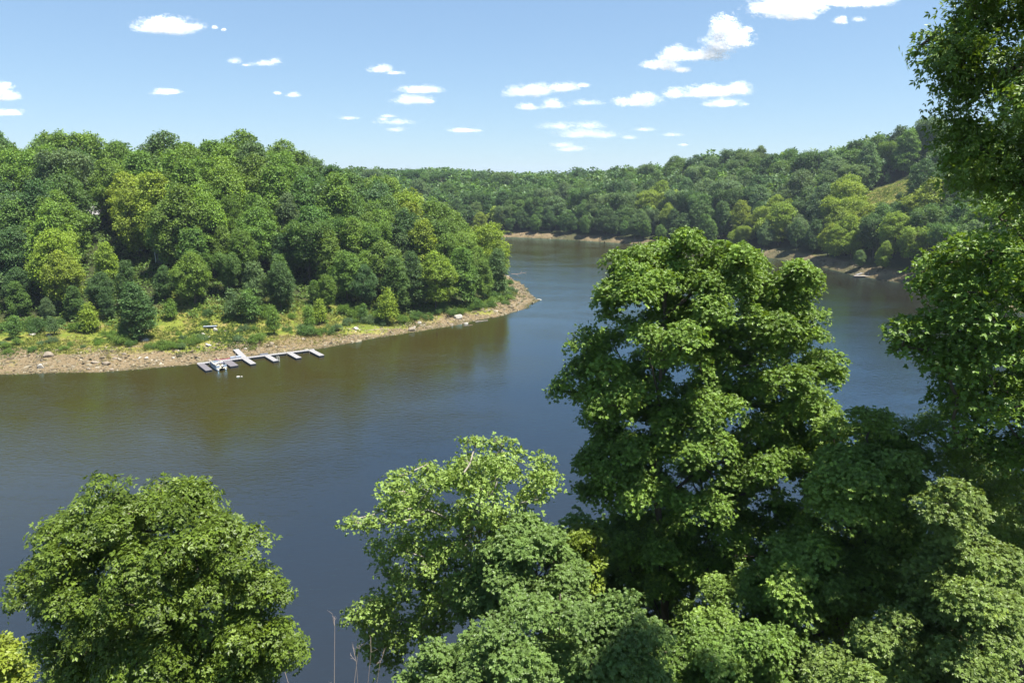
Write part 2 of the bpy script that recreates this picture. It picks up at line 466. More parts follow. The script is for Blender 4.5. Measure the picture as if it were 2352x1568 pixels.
# ------------------------------------------------------------------ foliage generators
KITE = [np.array([(0, 0, 0), (.45, .30, .05), (1, 0, -.04), (.45, -.30, .05)])]
BROAD = [np.array([(0, 0, 0), (.40, .36, .08), (1, 0, -.10), (.40, -.36, .08)])]
LANCE = [np.array([(0, 0, 0), (.42, .17, .04), (1, 0, -.12), (.42, -.17, .04)])]
def maple_template():
    out = []
    for ang, L, w in ((0, 1.0, .20), (48, .86, .19), (-48, .86, .19), (104, .52, .15), (-104, .52, .15)):
        a = R(ang); d = np.array([math.cos(a), math.sin(a), 0]); n = np.array([-d[1], d[0], 0])
        b = np.array([.28, 0, 0]); z = np.array([0, 0, 1.])
        out.append(np.stack([b, b + d * L * .5 + n * w + z * .05, b + d * L * .78 - z * .10, b + d * L * .5 - n * w + z * .05]))
    return out
MAPLE = maple_template()
def trefoil():
    out = []
    for ang, L, w in ((0, 1.0, .26), (58, .78, .24), (-58, .78, .24)):
        a = R(ang); d = np.array([math.cos(a), math.sin(a), 0]); n = np.array([-d[1], d[0], 0]); b = np.array([.15, 0, 0]); z = np.array([0, 0, 1.])
        out.append(np.stack([b, b + d * L * .45 + n * w + z * .05, b + d * L * .85 - z * .10, b + d * L * .45 - n * w + z * .05]))
    return out
TREFOIL = trefoil()
def pinnate(k=2, wid=.17, droop=.18):
    out = []
    def leaflet(p, ang, L):
        a = R(ang); d = np.array([math.cos(a), math.sin(a), -droop]); n = np.array([-math.sin(a), math.cos(a), 0])
        z = np.array([0, 0, 1.])
        out.append(np.stack([p, p + d * L * .45 + n * wid * L * 1.6 + z * .02, p + d * L, p + d * L * .45 - n * wid * L * 1.6 + z * .02]))
    for i in range(k):
        x = .22 + .5 * i / max(1, k - 1); s = .40 * (1 - .12 * abs(i - 1))
        p = np.array([x, 0, -.06 * i])
        leaflet(p, 58, s); leaflet(p, -58, s)
    leaflet(np.array([.74, 0, -.12]), 0, .42)
    return out
PINNATE = pinnate()
WALNUT = pinnate(2, .14, .3)

def leaves_from(rng, pos, nrm, dirn, size, template, tint):
    Z = unit(nrm); X = unit(dirn - (dirn * Z).sum(1, keepdims=True) * Z); Y = np.cross(Z, X)
    T = np.stack(template)                                   # (q,4,3)
    W = size[:, None, None, None] * (T[None, ..., 0:1] * X[:, None, None] + T[None, ..., 1:2] * Y[:, None, None] + T[None, ..., 2:3] * Z[:, None, None])
    V = (pos[:, None, None] + W).reshape(-1, 3)
    nq = len(pos) * len(template)
    F = np.arange(nq * 4).reshape(nq, 4)
    return V, F, np.repeat(tint, len(template))

def spray_leaves(rng, C, Rr, n_leaves, size, template, per=14, spray_r=.4, squash=.8, low=-.35, up=.8, outw=.5, jit=.4, droop=.25, hang=0.0, inner=.55, tint_amp=.28, fill=.12, shag=0.0):
    """leaves in flat sprays over the shells of the crown's lobes"""
    ns = max(1, n_leaves // per)
    p = Rr ** 2 / (Rr ** 2).sum()
    li = rng.choice(len(C), ns, p=p)
    d = unit(rng.normal(size=(ns * 3, 3)) + np.array([0, 0, .25])); d = d[d[:, 2] > low][:ns]
    while len(d) < ns: d = np.concatenate([d, d])[:ns]
    rr = Rr[li] * np.where(rng.random(ns) < fill, rng.uniform(.1, .7, ns), rng.uniform(inner + .2, 1.06, ns))
    if shag: rr = rr * (1 + shag * np.abs(rng.normal(size=ns)))
    sp = C[li] + d * rr[:, None] * np.array([1, 1, squash])
    sn = unit(up * np.array([0, 0, 1.]) + outw * d + jit * rng.normal(size=(ns, 3)))
    ref = unit(rng.normal(size=(ns, 3))); A = unit(np.cross(sn, ref)); B = np.cross(sn, A)
    sr = spray_r * rng.uniform(.6, 1.3, ns)
    lobe_t = rng.normal(0, .07, len(C)); spray_t = rng.normal(0, .09, ns)
    th = rng.uniform(0, 2 * np.pi, (ns, per)); rad = np.sqrt(rng.random((ns, per))) * sr[:, None]
    tang = np.cos(th)[..., None] * A[:, None] + np.sin(th)[..., None] * B[:, None]
    pos = sp[:, None] + tang * rad[..., None] + np.array([0, 0, -1.]) * (droop * rad ** 2 / sr[:, None])[..., None] + rng.normal(0, .05 * spray_r, (ns, per, 3))
    nr = sn[:, None] + jit * rng.normal(size=(ns, per, 3)) + .35 * tang
    dr = tang + .5 * rng.normal(size=(ns, per, 3)) + .5 * d[:, None] + np.array([0, 0, -hang])
    if hang > .6: nr = nr + .6 * tang
    sz = size * rng.uniform(.65, 1.25, (ns, per))
    tint = np.clip(.42 + lobe_t[li][:, None] + spray_t[:, None] + tint_amp * (rng.random((ns, per)) - .5) * 1.4, 0, 1)
    return leaves_from(rng, pos.reshape(-1, 3), nr.reshape(-1, 3), dr.reshape(-1, 3), sz.ravel(), template, tint.ravel())

def limb_path(a, b, rng, bend=.18, n=5):
    a, b = np.asarray(a, float), np.asarray(b, float); L = np.linalg.norm(b - a)
    t = np.linspace(0, 1, n)[:, None]
    k = rng.normal(size=3) * bend * L * .35; k[2] = -abs(k[2]) * .6
    w = np.sin(np.pi * t) * k
    return a + (b - a) * t + w
def wood_mesh(rng, base, top, r0, C, Rr, twigs=3, k=6, rise=.65, twig_r=.016):
    mb = MB()
    base, top = np.asarray(base, float), np.asarray(top, float)
    n = 8; t = np.linspace(0, 1, n)[:, None]
    w = np.cumsum(rng.normal(0, .012, (n, 3)), 0) * np.linalg.norm(top - base); w[0] = 0; w[:, 2] = 0
    P = base + (top - base) * t + w
    rad = r0 * (1 - t[:, 0] * .88); rad[0] *= 1.35
    mb.tube(P, rad, k + 2)
    H = top[2] - base[2]
    att = []
    for c in C:
        hd = math.hypot(c[0] - base[0], c[1] - base[1])
        zz = np.clip((c[2] - rise * hd - base[2]) / H, .18, .93)
        i = zz * (n - 1); i0 = int(min(n - 2, i)); att.append((P[i0] + (P[i0 + 1] - P[i0]) * (i - i0), zz))
    reach = np.array([np.linalg.norm(c - a_[0]) for c, a_ in zip(C, att)])
    order_ = np.argsort(reach); par = [-1] * len(C); desc = np.ones(len(C))
    for q_, i in enumerate(order_):
        prev = order_[:q_]
        if len(prev):
            dd_ = np.linalg.norm(C[prev] - C[i], axis=1) + .35 * reach[prev] + np.maximum(0, C[prev][:, 2] - C[i][2]) * .8
            j = int(np.argmin(dd_))
            if dd_[j] < reach[i] * .92: par[i] = int(prev[j])
    for i in order_[::-1]:
        if par[i] >= 0: desc[par[i]] += desc[i]
    for i in order_:
        c, r = C[i], Rr[i]
        lr = min(r0 * .55, twig_r * (.9 + 1.15 * math.sqrt(desc[i])))
        if par[i] >= 0: a_ = C[par[i]]; l0 = min(lr, twig_r * (.9 + 1.15 * math.sqrt(max(1, desc[par[i]] - 1))))
        else: a_ = att[i][0]; l0 = lr
        q = limb_path(a_, c, rng, .22)
        mb.tube(q, np.linspace(l0, lr * .7, len(q)), 5 if lr < .08 else 7, cap=False)
        for _ in range(twigs):
            e = c + unit(rng.normal(size=3) + np.array([0, 0, .5])) * r * rng.uniform(.6, .95)
            s = q[-2] + (q[-1] - q[-2]) * rng.random()
            mb.tube(limb_path(s, e, rng, .2, 4), np.linspace(twig_r * .75, twig_r * .3, 4), 4, cap=False)
    return mb

# ------------------------------------------------------------------ forest tree prototypes (20 m tall, real leaf clumps)
def crown_lobes(rng, h, w, base, n, rlo, rhi, shape='oval'):
    C, Rr = [], []
    ph = rng.uniform(0, 50)
    tries = 0
    while len(C) < n and tries < 4000:
        tries += 1
        t = rng.random() ** .8; z = base + (h - base) * t
        if shape == 'oval': prof = math.sin(math.pi * min(1, .12 + .86 * t)) ** .6
        elif shape == 'spire': prof = (1 - t) ** .7 * .95 + .08
        elif shape == 'tall': prof = .95 - .55 * t ** 2.2 if t > .2 else .6 + 1.6 * t
        else: prof = (t + .15) ** .5 * (1 - .6 * max(0, t - .6))
        r = rng.uniform(rlo, rhi)
        a = rng.uniform(0, 2 * math.pi); rad = (w / 2 * prof - r * .75) * math.sqrt(rng.uniform(.25, 1))
        if rad < 0: rad = 0
        rad *= .62 + .62 * float(vnoise(math.cos(a) * 1.3 + ph, math.sin(a) * 1.3, t * 2.2, 3))
        p = np.array([rad * math.cos(a), rad * math.sin(a), min(z, h - r * .8) - (h - base) * .16 * float(vnoise(math.cos(a) * 1.1, math.sin(a) * 1.1 + ph, 0, 9)) * (t > .5)])
        if all(np.linalg.norm((p - q) * (1, 1, 1.15)) > .62 * (r + s) for q, s in zip(C, Rr)):
            C.append(p); Rr.append(r)
    return np.array(C), np.array(Rr)

PROTO = []
def make_proto(seed, h, w, base, nl, rlo, rhi, leaves, size, shape, low=-.45, per=10, fill=.12):
    rng = np.random.default_rng(seed)
    C, Rr = crown_lobes(rng, h, w, base, nl, rlo, rhi, shape)
    Vv, F, tint = spray_leaves(rng, C, Rr, leaves, size, KITE, per=per, spray_r=.8, squash=.95, low=low, up=.6, outw=.7, jit=.42, droop=.2, fill=fill, tint_amp=.55, shag=.24)
    cm = np_mesh('crown', Vv, F, tint); cm.materials.append(M['leaf'])
    mb = wood_mesh(rng, (0, 0, -1.0), (rng.normal(0, .3), rng.normal(0, .3), h * .86), h * .014 + .05, C, Rr, twigs=1, k=5, twig_r=.035)
    tm = bpy.data.meshes.new('trunk'); tm.from_pydata(mb.V, [], mb.F); tm.materials.append(M['bark']); tm.update()
    return dict(crown=cm, trunk=tm, h=h, w=w, base=base)
for k in range(4): PROTO.append(make_proto(100 + k, 20, 14.5, 3.5, 95, .55, 1.65, 22000, .50, 'oval', per=6, fill=.12))
for k in range(3): PROTO.append(make_proto(110 + k, 20, 10.0, 2.5, 85, .45, 1.35, 19000, .47, 'tall', per=6, fill=.12))
for k in range(2): PROTO.append(make_proto(120 + k, 20, 14.5, 6.0, 95, .5, 1.55, 20000, .49, 'vase', per=6, fill=.12))
SAPLING = [make_proto(130 + k, 8, 4.6, 1.2, 20, .6, 1.05, 4200, .34, 'tall', per=8, fill=.3) for k in range(3)]
SHRUB = []
def make_shrub(seed, n=11):
    rng = np.random.default_rng(seed); C = []; Rr = []
    for i in range(n):
        a = rng.uniform(0, 6.28); q = rng.random() ** .5 * 1.15; C.append((q * math.cos(a), q * math.sin(a), rng.uniform(.45, 1.35) * (1.15 - .45 * q / 1.15))); Rr.append(rng.uniform(.38, .62))
    C, Rr = np.array(C), np.array(Rr)
    Vv, F, tint = spray_leaves(rng, C, Rr, 2600, .20, LANCE, per=8, spray_r=.3, low=-.6, up=.3, outw=.6, jit=.6, droop=.1, fill=.3)
    dr = None
    cm = np_mesh('leaves', Vv, F, tint); cm.materials.append(M['leaf'])
    mb = MB()
    for c in C: mb.tube(limb_path((rng.normal(0, .12), rng.normal(0, .12), -.3), c, rng, .2, 4), np.linspace(.035, .012, 4), 4, cap=False)
    tm = bpy.data.meshes.new('stems'); tm.from_pydata(mb.V, [], mb.F); tm.materials.append(M['bark']); tm.update()
    return dict(crown=cm, trunk=tm, h=1.9, w=2.9)
SHRUB = [make_shrub(140 + k) for k in range(4)]

def place_plant(name, proto, loc, height, width, rz, color, label, cat, group, parts=('crown', 'trunk')):
    e = empty(name, loc, rz)
    e.scale = (width / proto['w'], width / proto['w'], height / proto['h'])
    tag(e, label, cat, group)
    for key, pn in (('crown', parts[0]), ('trunk', parts[1])):
        o = bpy.data.objects.new(pn, proto[key]); COL.objects.link(o); o.parent = e
        o.color = (*color, 1) if key == 'crown' else (1, 1, 1, 1)
    return e

# ------------------------------------------------------------------ foreground trees: outlines in the photograph give lobes at real distances
def in_poly(u, v, P):
    return inside(np.asarray(u, float), np.asarray(v, float), np.asarray(P, float))
def poly_edge_dist(u, v, P):
    P = np.asarray(P, float); return seg_dist(np.asarray(u, float), np.asarray(v, float), np.concatenate([P, P[:1]]))
def fill_lobes(rng, poly, Y, n, rlo, rhi, depth, gap=.62, front=.55, edge=.72):
    """rlo, rhi in metres; a crown volume whose outline at distance Y is the polygon"""
    P = np.asarray(poly, float); ppm = 1568 / (Y * 1.02)
    lo, hi = P.min(0), P.max(0)
    maxd = poly_edge_dist(*(np.array([q]) for q in P.mean(0)), P)[0]
    U = rng.uniform(lo[0], hi[0], 9000); W = rng.uniform(lo[1], hi[1], 9000)
    ok = in_poly(U, W, P); U, W = U[ok], W[ok]; D = poly_edge_dist(U, W, P); maxd = max(D.max(), 1)
    C, Rr = [], []
    for u, v, dd in zip(U, W, D):
        if len(C) >= n: break
        r = rng.uniform(rlo, rhi)
        r = min(r, max(dd / ppm / edge, rlo * .55))
        if dd < r * ppm * edge: continue
        k = math.sqrt(max(0, 1 - (1 - dd / maxd) ** 2))
        dy = depth * k * (rng.uniform(-1, .35) if rng.random() < front else rng.uniform(-.3, 1))
        p = at_y(u, v, Y + dy)
        if all(np.linalg.norm(p - q) > gap * (r + s) for q, s in zip(C, Rr)):
            C.append(p); Rr.append(r)
    return np.array(C), np.array(Rr)

def near_tree(name, label, cat, poly, Y, seed, n_lobes, rlo, rhi, depth, leaves, size, template, color, root, top, r0, bark='bark', mat=None, extra=None, twigs=4, group=None, gap=.62, edge=.72, front=.55, rise=.65, **kw):
    rng = np.random.default_rng(seed)
    C, Rr = fill_lobes(rng, poly, Y, n_lobes, rlo, rhi, depth, gap=gap, edge=edge, front=front)
    if extra is not None:
        eC = np.array([at_y(u, v, y) for u, v, y, r in extra]); eR = np.array([r for *_, r in extra])
        C = np.concatenate([C, eC]); Rr = np.concatenate([Rr, eR])
    Vv, F, tint = spray_leaves(rng, C, Rr, leaves, size, template, **kw)
    base = np.array([root[0], root[1], zf(*root)])
    tp = at_y(*top)
    e = empty(name, base); tag(e, label, cat, group)
    cm = np_mesh('crown', Vv - base, F, tint); o = link_obj('crown', cm, mat or M['leaf_near'], e); o.color = (*color, 1)
    mb = wood_mesh(rng, (0, 0, -.6), tp - base, r0, C - base, Rr, twigs=twigs, rise=rise)
    mb.build('trunk', M[bark], e, smooth=True)
    return C, Rr

# polygon from crop pixels of the big maple
mp = [(1400, 585), (1397, 615), (1383, 651), (1366, 690), (1385, 715), (1360, 745), (1318, 742), (1325, 780), (1281, 815), (1290, 870), (1264, 905), (1290, 940), (1292, 965), (1330, 990), (1365, 1013), (1330, 1040), (1300, 1090), (1330, 1140), (1400, 1180), (1420, 1330), (1500, 1380), (1640, 1350), (1760, 1300), (1830, 1220), (1900, 1150), (1950, 1040), (1924, 945), (1895, 890), (1945, 860), (1925, 826), (1905, 800), (1886, 765), (1902, 728), (1870, 700), (1858, 686), (1880, 633), (1837, 596), (1800, 610), (1770, 640), (1745, 575), (1682, 550), (1640, 565), (1620, 540), (1576, 522), (1550, 560), (1513, 550), (1480, 575), (1430, 560)]
NEAR = []
def add_near(*a, **k): NEAR.append(near_tree(*a, **k))
G_MAPLE = (.145, .235, .038); G_ASH = (.100, .152, .018); G_PALE = (.20, .29, .06); G_GREY = (.130, .205, .050); G_OAK = (.135, .225, .036); G_YEL = (.20, .25, .028)
add_near('maple_tree', 'tall spreading maple rising in the middle foreground, bright rounded leafy crown against the lake', 'tree', mp, 30, 1, 330, .42, .9, 4.0, 170000, .158, MAPLE, G_MAPLE, (8.6, 31.5), (1590, 590, 31), .30,
         extra=[(1576, 560, 30, .75), (1520, 590, 30.5, .8), (1660, 590, 30, .85), (1850, 640, 29.5, .7), (1345, 775, 29.5, .6), (1915, 860, 29, .45), (1290, 900, 30, .55), (1420, 600, 30, .6)],
         spray_r=.34, per=11, squash=.85, up=.75, outw=.55, jit=.38, gap=.42, low=-.3, fill=.15, tint_amp=.45)
add_near('ash_tree', 'dense rounded tree with pointed leaves filling the lower left, its whole crown against the water', 'tree',
         [(20, 1385), (40, 1310), (90, 1240), (110, 1190), (165, 1165), (180, 1115), (215, 1085), (260, 1110), (300, 1100), (330, 1130), (365, 1085), (395, 1075), (430, 1100), (470, 1105), (490, 1140), (520, 1150), (560, 1200), (600, 1215), (615, 1290), (640, 1320), (655, 1420), (690, 1475), (670, 1530), (620, 1550), (590, 1660), (130, 1660), (140, 1568), (70, 1500), (75, 1440)],
         19, 2, 200, .30, .60, 3.2, 50000, .275, PINNATE, G_ASH, (-13.2, 20.0), (335, 1120, 19.5), .22, spray_r=.30, per=9, squash=.85, up=.6, outw=.75, jit=.3, droop=.3, hang=.1, edge=.8, low=-.25, fill=.08, tint_amp=.45)
add_near('silver_maple_tree', 'airy pale green tree with see-through crown and pale limbs left of the big maple', 'tree',
         [(770, 1240), (815, 1165), (865, 1180), (870, 1110), (900, 1080), (960, 1075), (985, 1045), (1030, 1055), (1060, 1010), (1085, 990), (1110, 1010), (1160, 995), (1200, 1035), (1260, 1030), (1300, 1015), (1305, 1080), (1270, 1130), (1240, 1200), (1180, 1260), (1160, 1380), (1080, 1450), (980, 1480), (900, 1545), (870, 1560), (830, 1500), (780, 1450), (775, 1410), (850, 1360), (800, 1330), (850, 1290), (810, 1240)],
         27, 3, 150, .38, .75, 3.0, 24000, .16, TREFOIL, G_PALE, (-1.2, 29.0), (1095, 1150, 28), .17, bark='bark_pale', twigs=6, spray_r=.36, per=9, squash=.8, up=.7, outw=.5, jit=.45, droop=.35, hang=.3, gap=.55, fill=.3)
add_near('maple_tree', 'grey green maple with reddish seed tips at the bottom edge of the picture centre', 'tree',
         [(920, 1500), (945, 1465), (1000, 1470), (1080, 1450), (1130, 1400), (1180, 1360), (1250, 1365), (1310, 1350), (1370, 1385), (1420, 1330), (1450, 1335), (1480, 1400), (1530, 1450), (1515, 1500), (1560, 1660), (900, 1660)],
         21, 4, 120, .38, .75, 2.6, 52000, .15, MAPLE, G_GREY, (2.2, 22.0), (1330, 1370, 21.5), .16, spray_r=.36, per=12, squash=.75, up=.9, outw=.4, jit=.35)
add_near('maple_tree', 'small grey green maple wedged between the airy pale tree and the big maple', 'tree',
         [(1050, 1330), (1110, 1260), (1150, 1210), (1200, 1180), (1250, 1170), (1290, 1200), (1290, 1250), (1340, 1290), (1340, 1370), (1270, 1420), (1120, 1430), (1050, 1400)],
         25, 5, 60, .42, .80, 2.2, 24000, .165, MAPLE, G_GREY, (1.0, 26.0), (1240, 1200, 25.5), .14, spray_r=.36, per=12, squash=.75, up=.9, outw=.4, jit=.35)
add_near('sassafras_tree', 'slim fresh green sapling in the shade at the left foot of the big maple', 'tree',
         [(1290, 1260), (1310, 1210), (1350, 1190), (1380, 1215), (1390, 1300), (1370, 1400), (1300, 1420), (1280, 1340)],
         27.5, 15, 24, .35, .6, 1.2, 5200, .17, TREFOIL, (.17,.23,.03), (3.6, 28.0), (1345, 1210, 27.6), .07, spray_r=.32, per=10)
add_near('maple_tree', 'broad maple below the strip of water at right, right of the big maple', 'tree',
         [(1880, 960), (1930, 945), (1990, 935), (2040, 945), (2080, 970), (2130, 1010), (2120, 1080), (2140, 1200), (2100, 1330), (2000, 1440), (1850, 1480), (1720, 1540), (1640, 1640), (1480, 1640), (1540, 1480), (1600, 1330), (1740, 1290), (1840, 1180), (1880, 1080)],
         26, 6, 160, .45, .9, 3.4, 85000, .16, MAPLE, (.175, .265, .050), (15.5, 27.5), (2010, 975, 27), .2, spray_r=.38, per=12, squash=.75, up=.85, outw=.5, jit=.32, gap=.54, low=-.2, fill=.08, tint_amp=.4)
add_near('maple_tree', 'pale grey green maple in the lower right corner with star shaped leaf tips', 'tree',
         [(2120, 1150), (2170, 1100), (2230, 1110), (2270, 1180), (2320, 1230), (2345, 1330), (2400, 1420), (2330, 1500), (2300, 1660), (1800, 1660), (1800, 1560), (1900, 1490), (2030, 1420), (2090, 1330), (2130, 1230)],
         21, 7, 130, .40, .80, 3.0, 62000, .15, MAPLE, (.150, .215, .048), (13.8, 21.5), (2200, 1140, 21.5), .17, spray_r=.34, per=12, squash=.75, up=.85, outw=.5, jit=.32, gap=.55, low=-.2, fill=.08, tint_amp=.4)
add_near('oak_tree', 'yellow green tree at the right edge with long dark limbs, the far shore showing through', 'tree',
         [(2040, 770), (2060, 730), (2120, 720), (2112, 650), (2090, 590), (2150, 545), (2200, 510), (2250, 530), (2290, 515), (2240, 490), (2250, 455), (2290, 430), (2330, 370), (2400, 320), (2520, 420), (2560, 1000), (2440, 1100), (2300, 1110), (2190, 1010), (2130, 910), (2115, 860), (2060, 810)],
         24, 8, 165, .45, .85, 3.6, 36000, .175, TREFOIL, G_OAK, (20.5, 24.0), (2430, 480, 24.5), .26, twigs=5, spray_r=.40, per=10, squash=.75, up=.8, outw=.5, jit=.45, droop=.3, hang=.2, gap=.5, fill=.15)
add_near('walnut_tree', 'tall dark tree hanging into the upper right corner with long drooping leaflets', 'tree',
         [(2230, -160), (2190, 10), (2205, 55), (2140, 60), (2090, 100), (2100, 130), (2150, 165), (2145, 215), (2170, 240), (2140, 290), (2185, 330), (2180, 390), (2230, 420), (2290, 425), (2345, 440), (2380, 500), (2480, 520), (2600, 400), (2620, -160)],
         15.5, 9, 95, .26, .52, 2.4, 14500, .28, WALNUT, (.125, .205, .028), (19.5, 15.5), (2560, 0, 16), .30, twigs=5, spray_r=.30, per=9, squash=.85, up=.45, outw=.5, jit=.45, droop=.6, hang=.35, gap=.62, fill=.25, front=.4, rise=.12,
         extra=[(2112, 108, 15.5, .22), (2150, 85, 15.5, .25), (2185, 110, 15.4, .25), (2165, 150, 15.5, .24), (2205, 90, 15.6, .28), (2215, 150, 15.4, .3), (2190, 210, 15.5, .28), (2180, 275, 15.5, .28), (2205, 320, 15.5, .3), (2210, 375, 15.6, .28), (2260, 405, 15.5, .25), (2310, 420, 15.5, .25), (2240, 40, 15.5, .3), (2220, 10, 15.5, .25)])
add_near('ash_tree', 'deeply shaded tree at the right edge below the yellow green tree', 'tree',
         [(2030, 960), (2110, 915), (2180, 960), (2280, 1020), (2420, 1030), (2560, 1080), (2560, 1660), (2290, 1660), (2330, 1420), (2250, 1240), (2160, 1120), (2080, 1020)],
         26.5, 10, 110, .5, .95, 3.2, 42000, .23, PINNATE, (.15, .225, .036), (21.0, 27.5), (2350, 1050, 27.5), .2, spray_r=.42, per=10, squash=.75, up=.7, outw=.5, jit=.4, droop=.3)
add_near('maple_tree', 'dark understorey maple in the shade beneath the big maple', 'tree',
         [(1300, 1180), (1450, 1140), (1620, 1180), (1700, 1300), (1650, 1450), (1560, 1560), (1440, 1560), (1330, 1480), (1280, 1330)],
         33, 11, 60, .7, 1.2, 2.4, 15000, .27, MAPLE, (.13, .21, .042), (7.0, 34.5), (1480, 1170, 34), .14, spray_r=.5, per=12, squash=.75, up=.85, outw=.45, jit=.35)
add_near('maple_tree', 'dark understorey maple behind the lower right corner trees', 'tree',
         [(1700, 1250), (1900, 1120), (2100, 1080), (2350, 1150), (2480, 1300), (2480, 1700), (1600, 1700), (1600, 1450)],
         32, 12, 90, .8, 1.3, 2.4, 20000, .27, MAPLE, (.13, .21, .042), (20.0, 33.5), (2050, 1120, 33), .18, spray_r=.5, per=12, squash=.75, up=.85, outw=.45, jit=.35)
add_near('maple_tree', 'mid green maple at the bottom edge between the grey green maple and the corner maple', 'tree',
         [(1490, 1500), (1560, 1440), (1640, 1410), (1720, 1440), (1800, 1420), (1880, 1470), (1900, 1540), (1880, 1680), (1480, 1680)],
         22.5, 16, 80, .40, .75, 2.6, 36000, .15, MAPLE, (.135, .22, .042), (8.2, 23.5), (1690, 1440, 23), .14, spray_r=.34, per=12, squash=.78, up=.85, outw=.5, jit=.34, gap=.52, tint_amp=.4)
add_near('sumac_bush', 'bright yellow green bush cut off by the lower left corner', 'bush',
         [(-80, 1480), (-20, 1462), (30, 1465), (50, 1490), (62, 1520), (78, 1545), (62, 1580), (60, 1660), (-110, 1660)],
         23, 13, 40, .35, .6, 1.6, 9000, .16, BROAD, G_YEL, (-17.8, 23.5), (0, 1490, 23.5), .06, spray_r=.3, per=10, up=.8)
# leafless twiggy shrub at the bottom edge
rng = np.random.default_rng(77)
b0 = at_y(775, 1640, 21.0); g0 = zf(b0[0], 21.0)
e = empty('dead_shrub', (b0[0], 21.0, g0)); tag(e, 'leafless grey twiggy shrub at the bottom edge between two leafy trees', 'shrub')
mb = MB(); base = np.array([b0[0], 21.0, g0])
def bare_twig(p, d, L, r, depth):
    n_ = 5; pts = [p]; d = unit(d)
    for k in range(n_):
        d = unit(d + rng.normal(0, .05, 3)); pts.append(pts[-1] + d * L / n_)
    mb.tube(pts, np.linspace(r, r * .45, n_ + 1), 5 if r > .008 else 4, cap=False)
    if depth:
        for k in (2, 3, 4, 5):
            for q_ in range(2 if depth > 1 else 1):
                bare_twig(pts[k], d + rng.normal(0, .5, 3) * (1, 1, .5), min(L * .45, .6) * rng.uniform(.5, 1.0), r * .55, depth - 1)
for u, v in ((722, 1522), (748, 1512), (775, 1530), (800, 1524), (828, 1535), (760, 1545), (845, 1555), (708, 1550)):
    tip = at_y(u, v, 21 + rng.uniform(-.4, .4)) - base
    s0 = np.array([rng.normal(0, .10), rng.normal(0, .08), -.3])
    bare_twig(s0, tip - s0, np.linalg.norm(tip - s0), .016, 2)
mb.build('branches', M['dead_wood'], e)

# ------------------------------------------------------------------ houses and clearings in the left wood (needed before the trees)
WINDOWS = []          # (u, v, r, y): keep trees nearer than y out of these sight lines, as the gaps in the wood do
H1 = ground_hit(213, 510, 215); H2 = ground_hit(402, 592, 195); UM = ground_hit(320, 590, 190)
WINDOWS += [(213, 483, 7, H1[1] + 3), (320, 576, 3, UM[1] + 1)]
def in_window(u, v, ru, rv, y):
    return any(y < wy and math.hypot((u - wu) / (wr + ru * .85), (v - wv) / (wr + rv * .95)) < 1 for wu, wv, wr, wy in WINDOWS)
MX, MY = ground_hit(2035, 447, 330)[:2]
WINDOWS.append((2035, 443, 10, MY + 6))
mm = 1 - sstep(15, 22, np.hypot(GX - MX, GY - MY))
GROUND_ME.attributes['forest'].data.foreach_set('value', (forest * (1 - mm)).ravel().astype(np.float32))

# ------------------------------------------------------------------ forest
rng = np.random.default_rng(5)
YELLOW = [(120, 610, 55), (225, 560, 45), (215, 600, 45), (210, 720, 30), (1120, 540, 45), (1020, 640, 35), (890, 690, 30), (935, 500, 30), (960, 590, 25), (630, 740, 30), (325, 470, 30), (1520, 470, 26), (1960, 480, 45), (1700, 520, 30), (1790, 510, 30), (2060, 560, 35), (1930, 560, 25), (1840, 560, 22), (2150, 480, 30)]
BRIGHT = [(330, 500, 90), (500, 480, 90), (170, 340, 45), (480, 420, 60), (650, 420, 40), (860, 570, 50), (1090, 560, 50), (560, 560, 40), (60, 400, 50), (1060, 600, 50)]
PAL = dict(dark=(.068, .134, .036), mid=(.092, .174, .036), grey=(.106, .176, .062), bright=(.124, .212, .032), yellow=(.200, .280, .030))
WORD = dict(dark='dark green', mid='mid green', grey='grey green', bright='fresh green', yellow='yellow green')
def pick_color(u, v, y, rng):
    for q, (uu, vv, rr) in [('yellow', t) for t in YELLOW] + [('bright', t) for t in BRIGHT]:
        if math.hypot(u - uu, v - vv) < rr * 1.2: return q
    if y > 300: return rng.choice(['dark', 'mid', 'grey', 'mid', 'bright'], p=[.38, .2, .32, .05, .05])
    return rng.choice(['dark', 'mid', 'grey', 'bright'], p=[.36, .28, .2, .16])

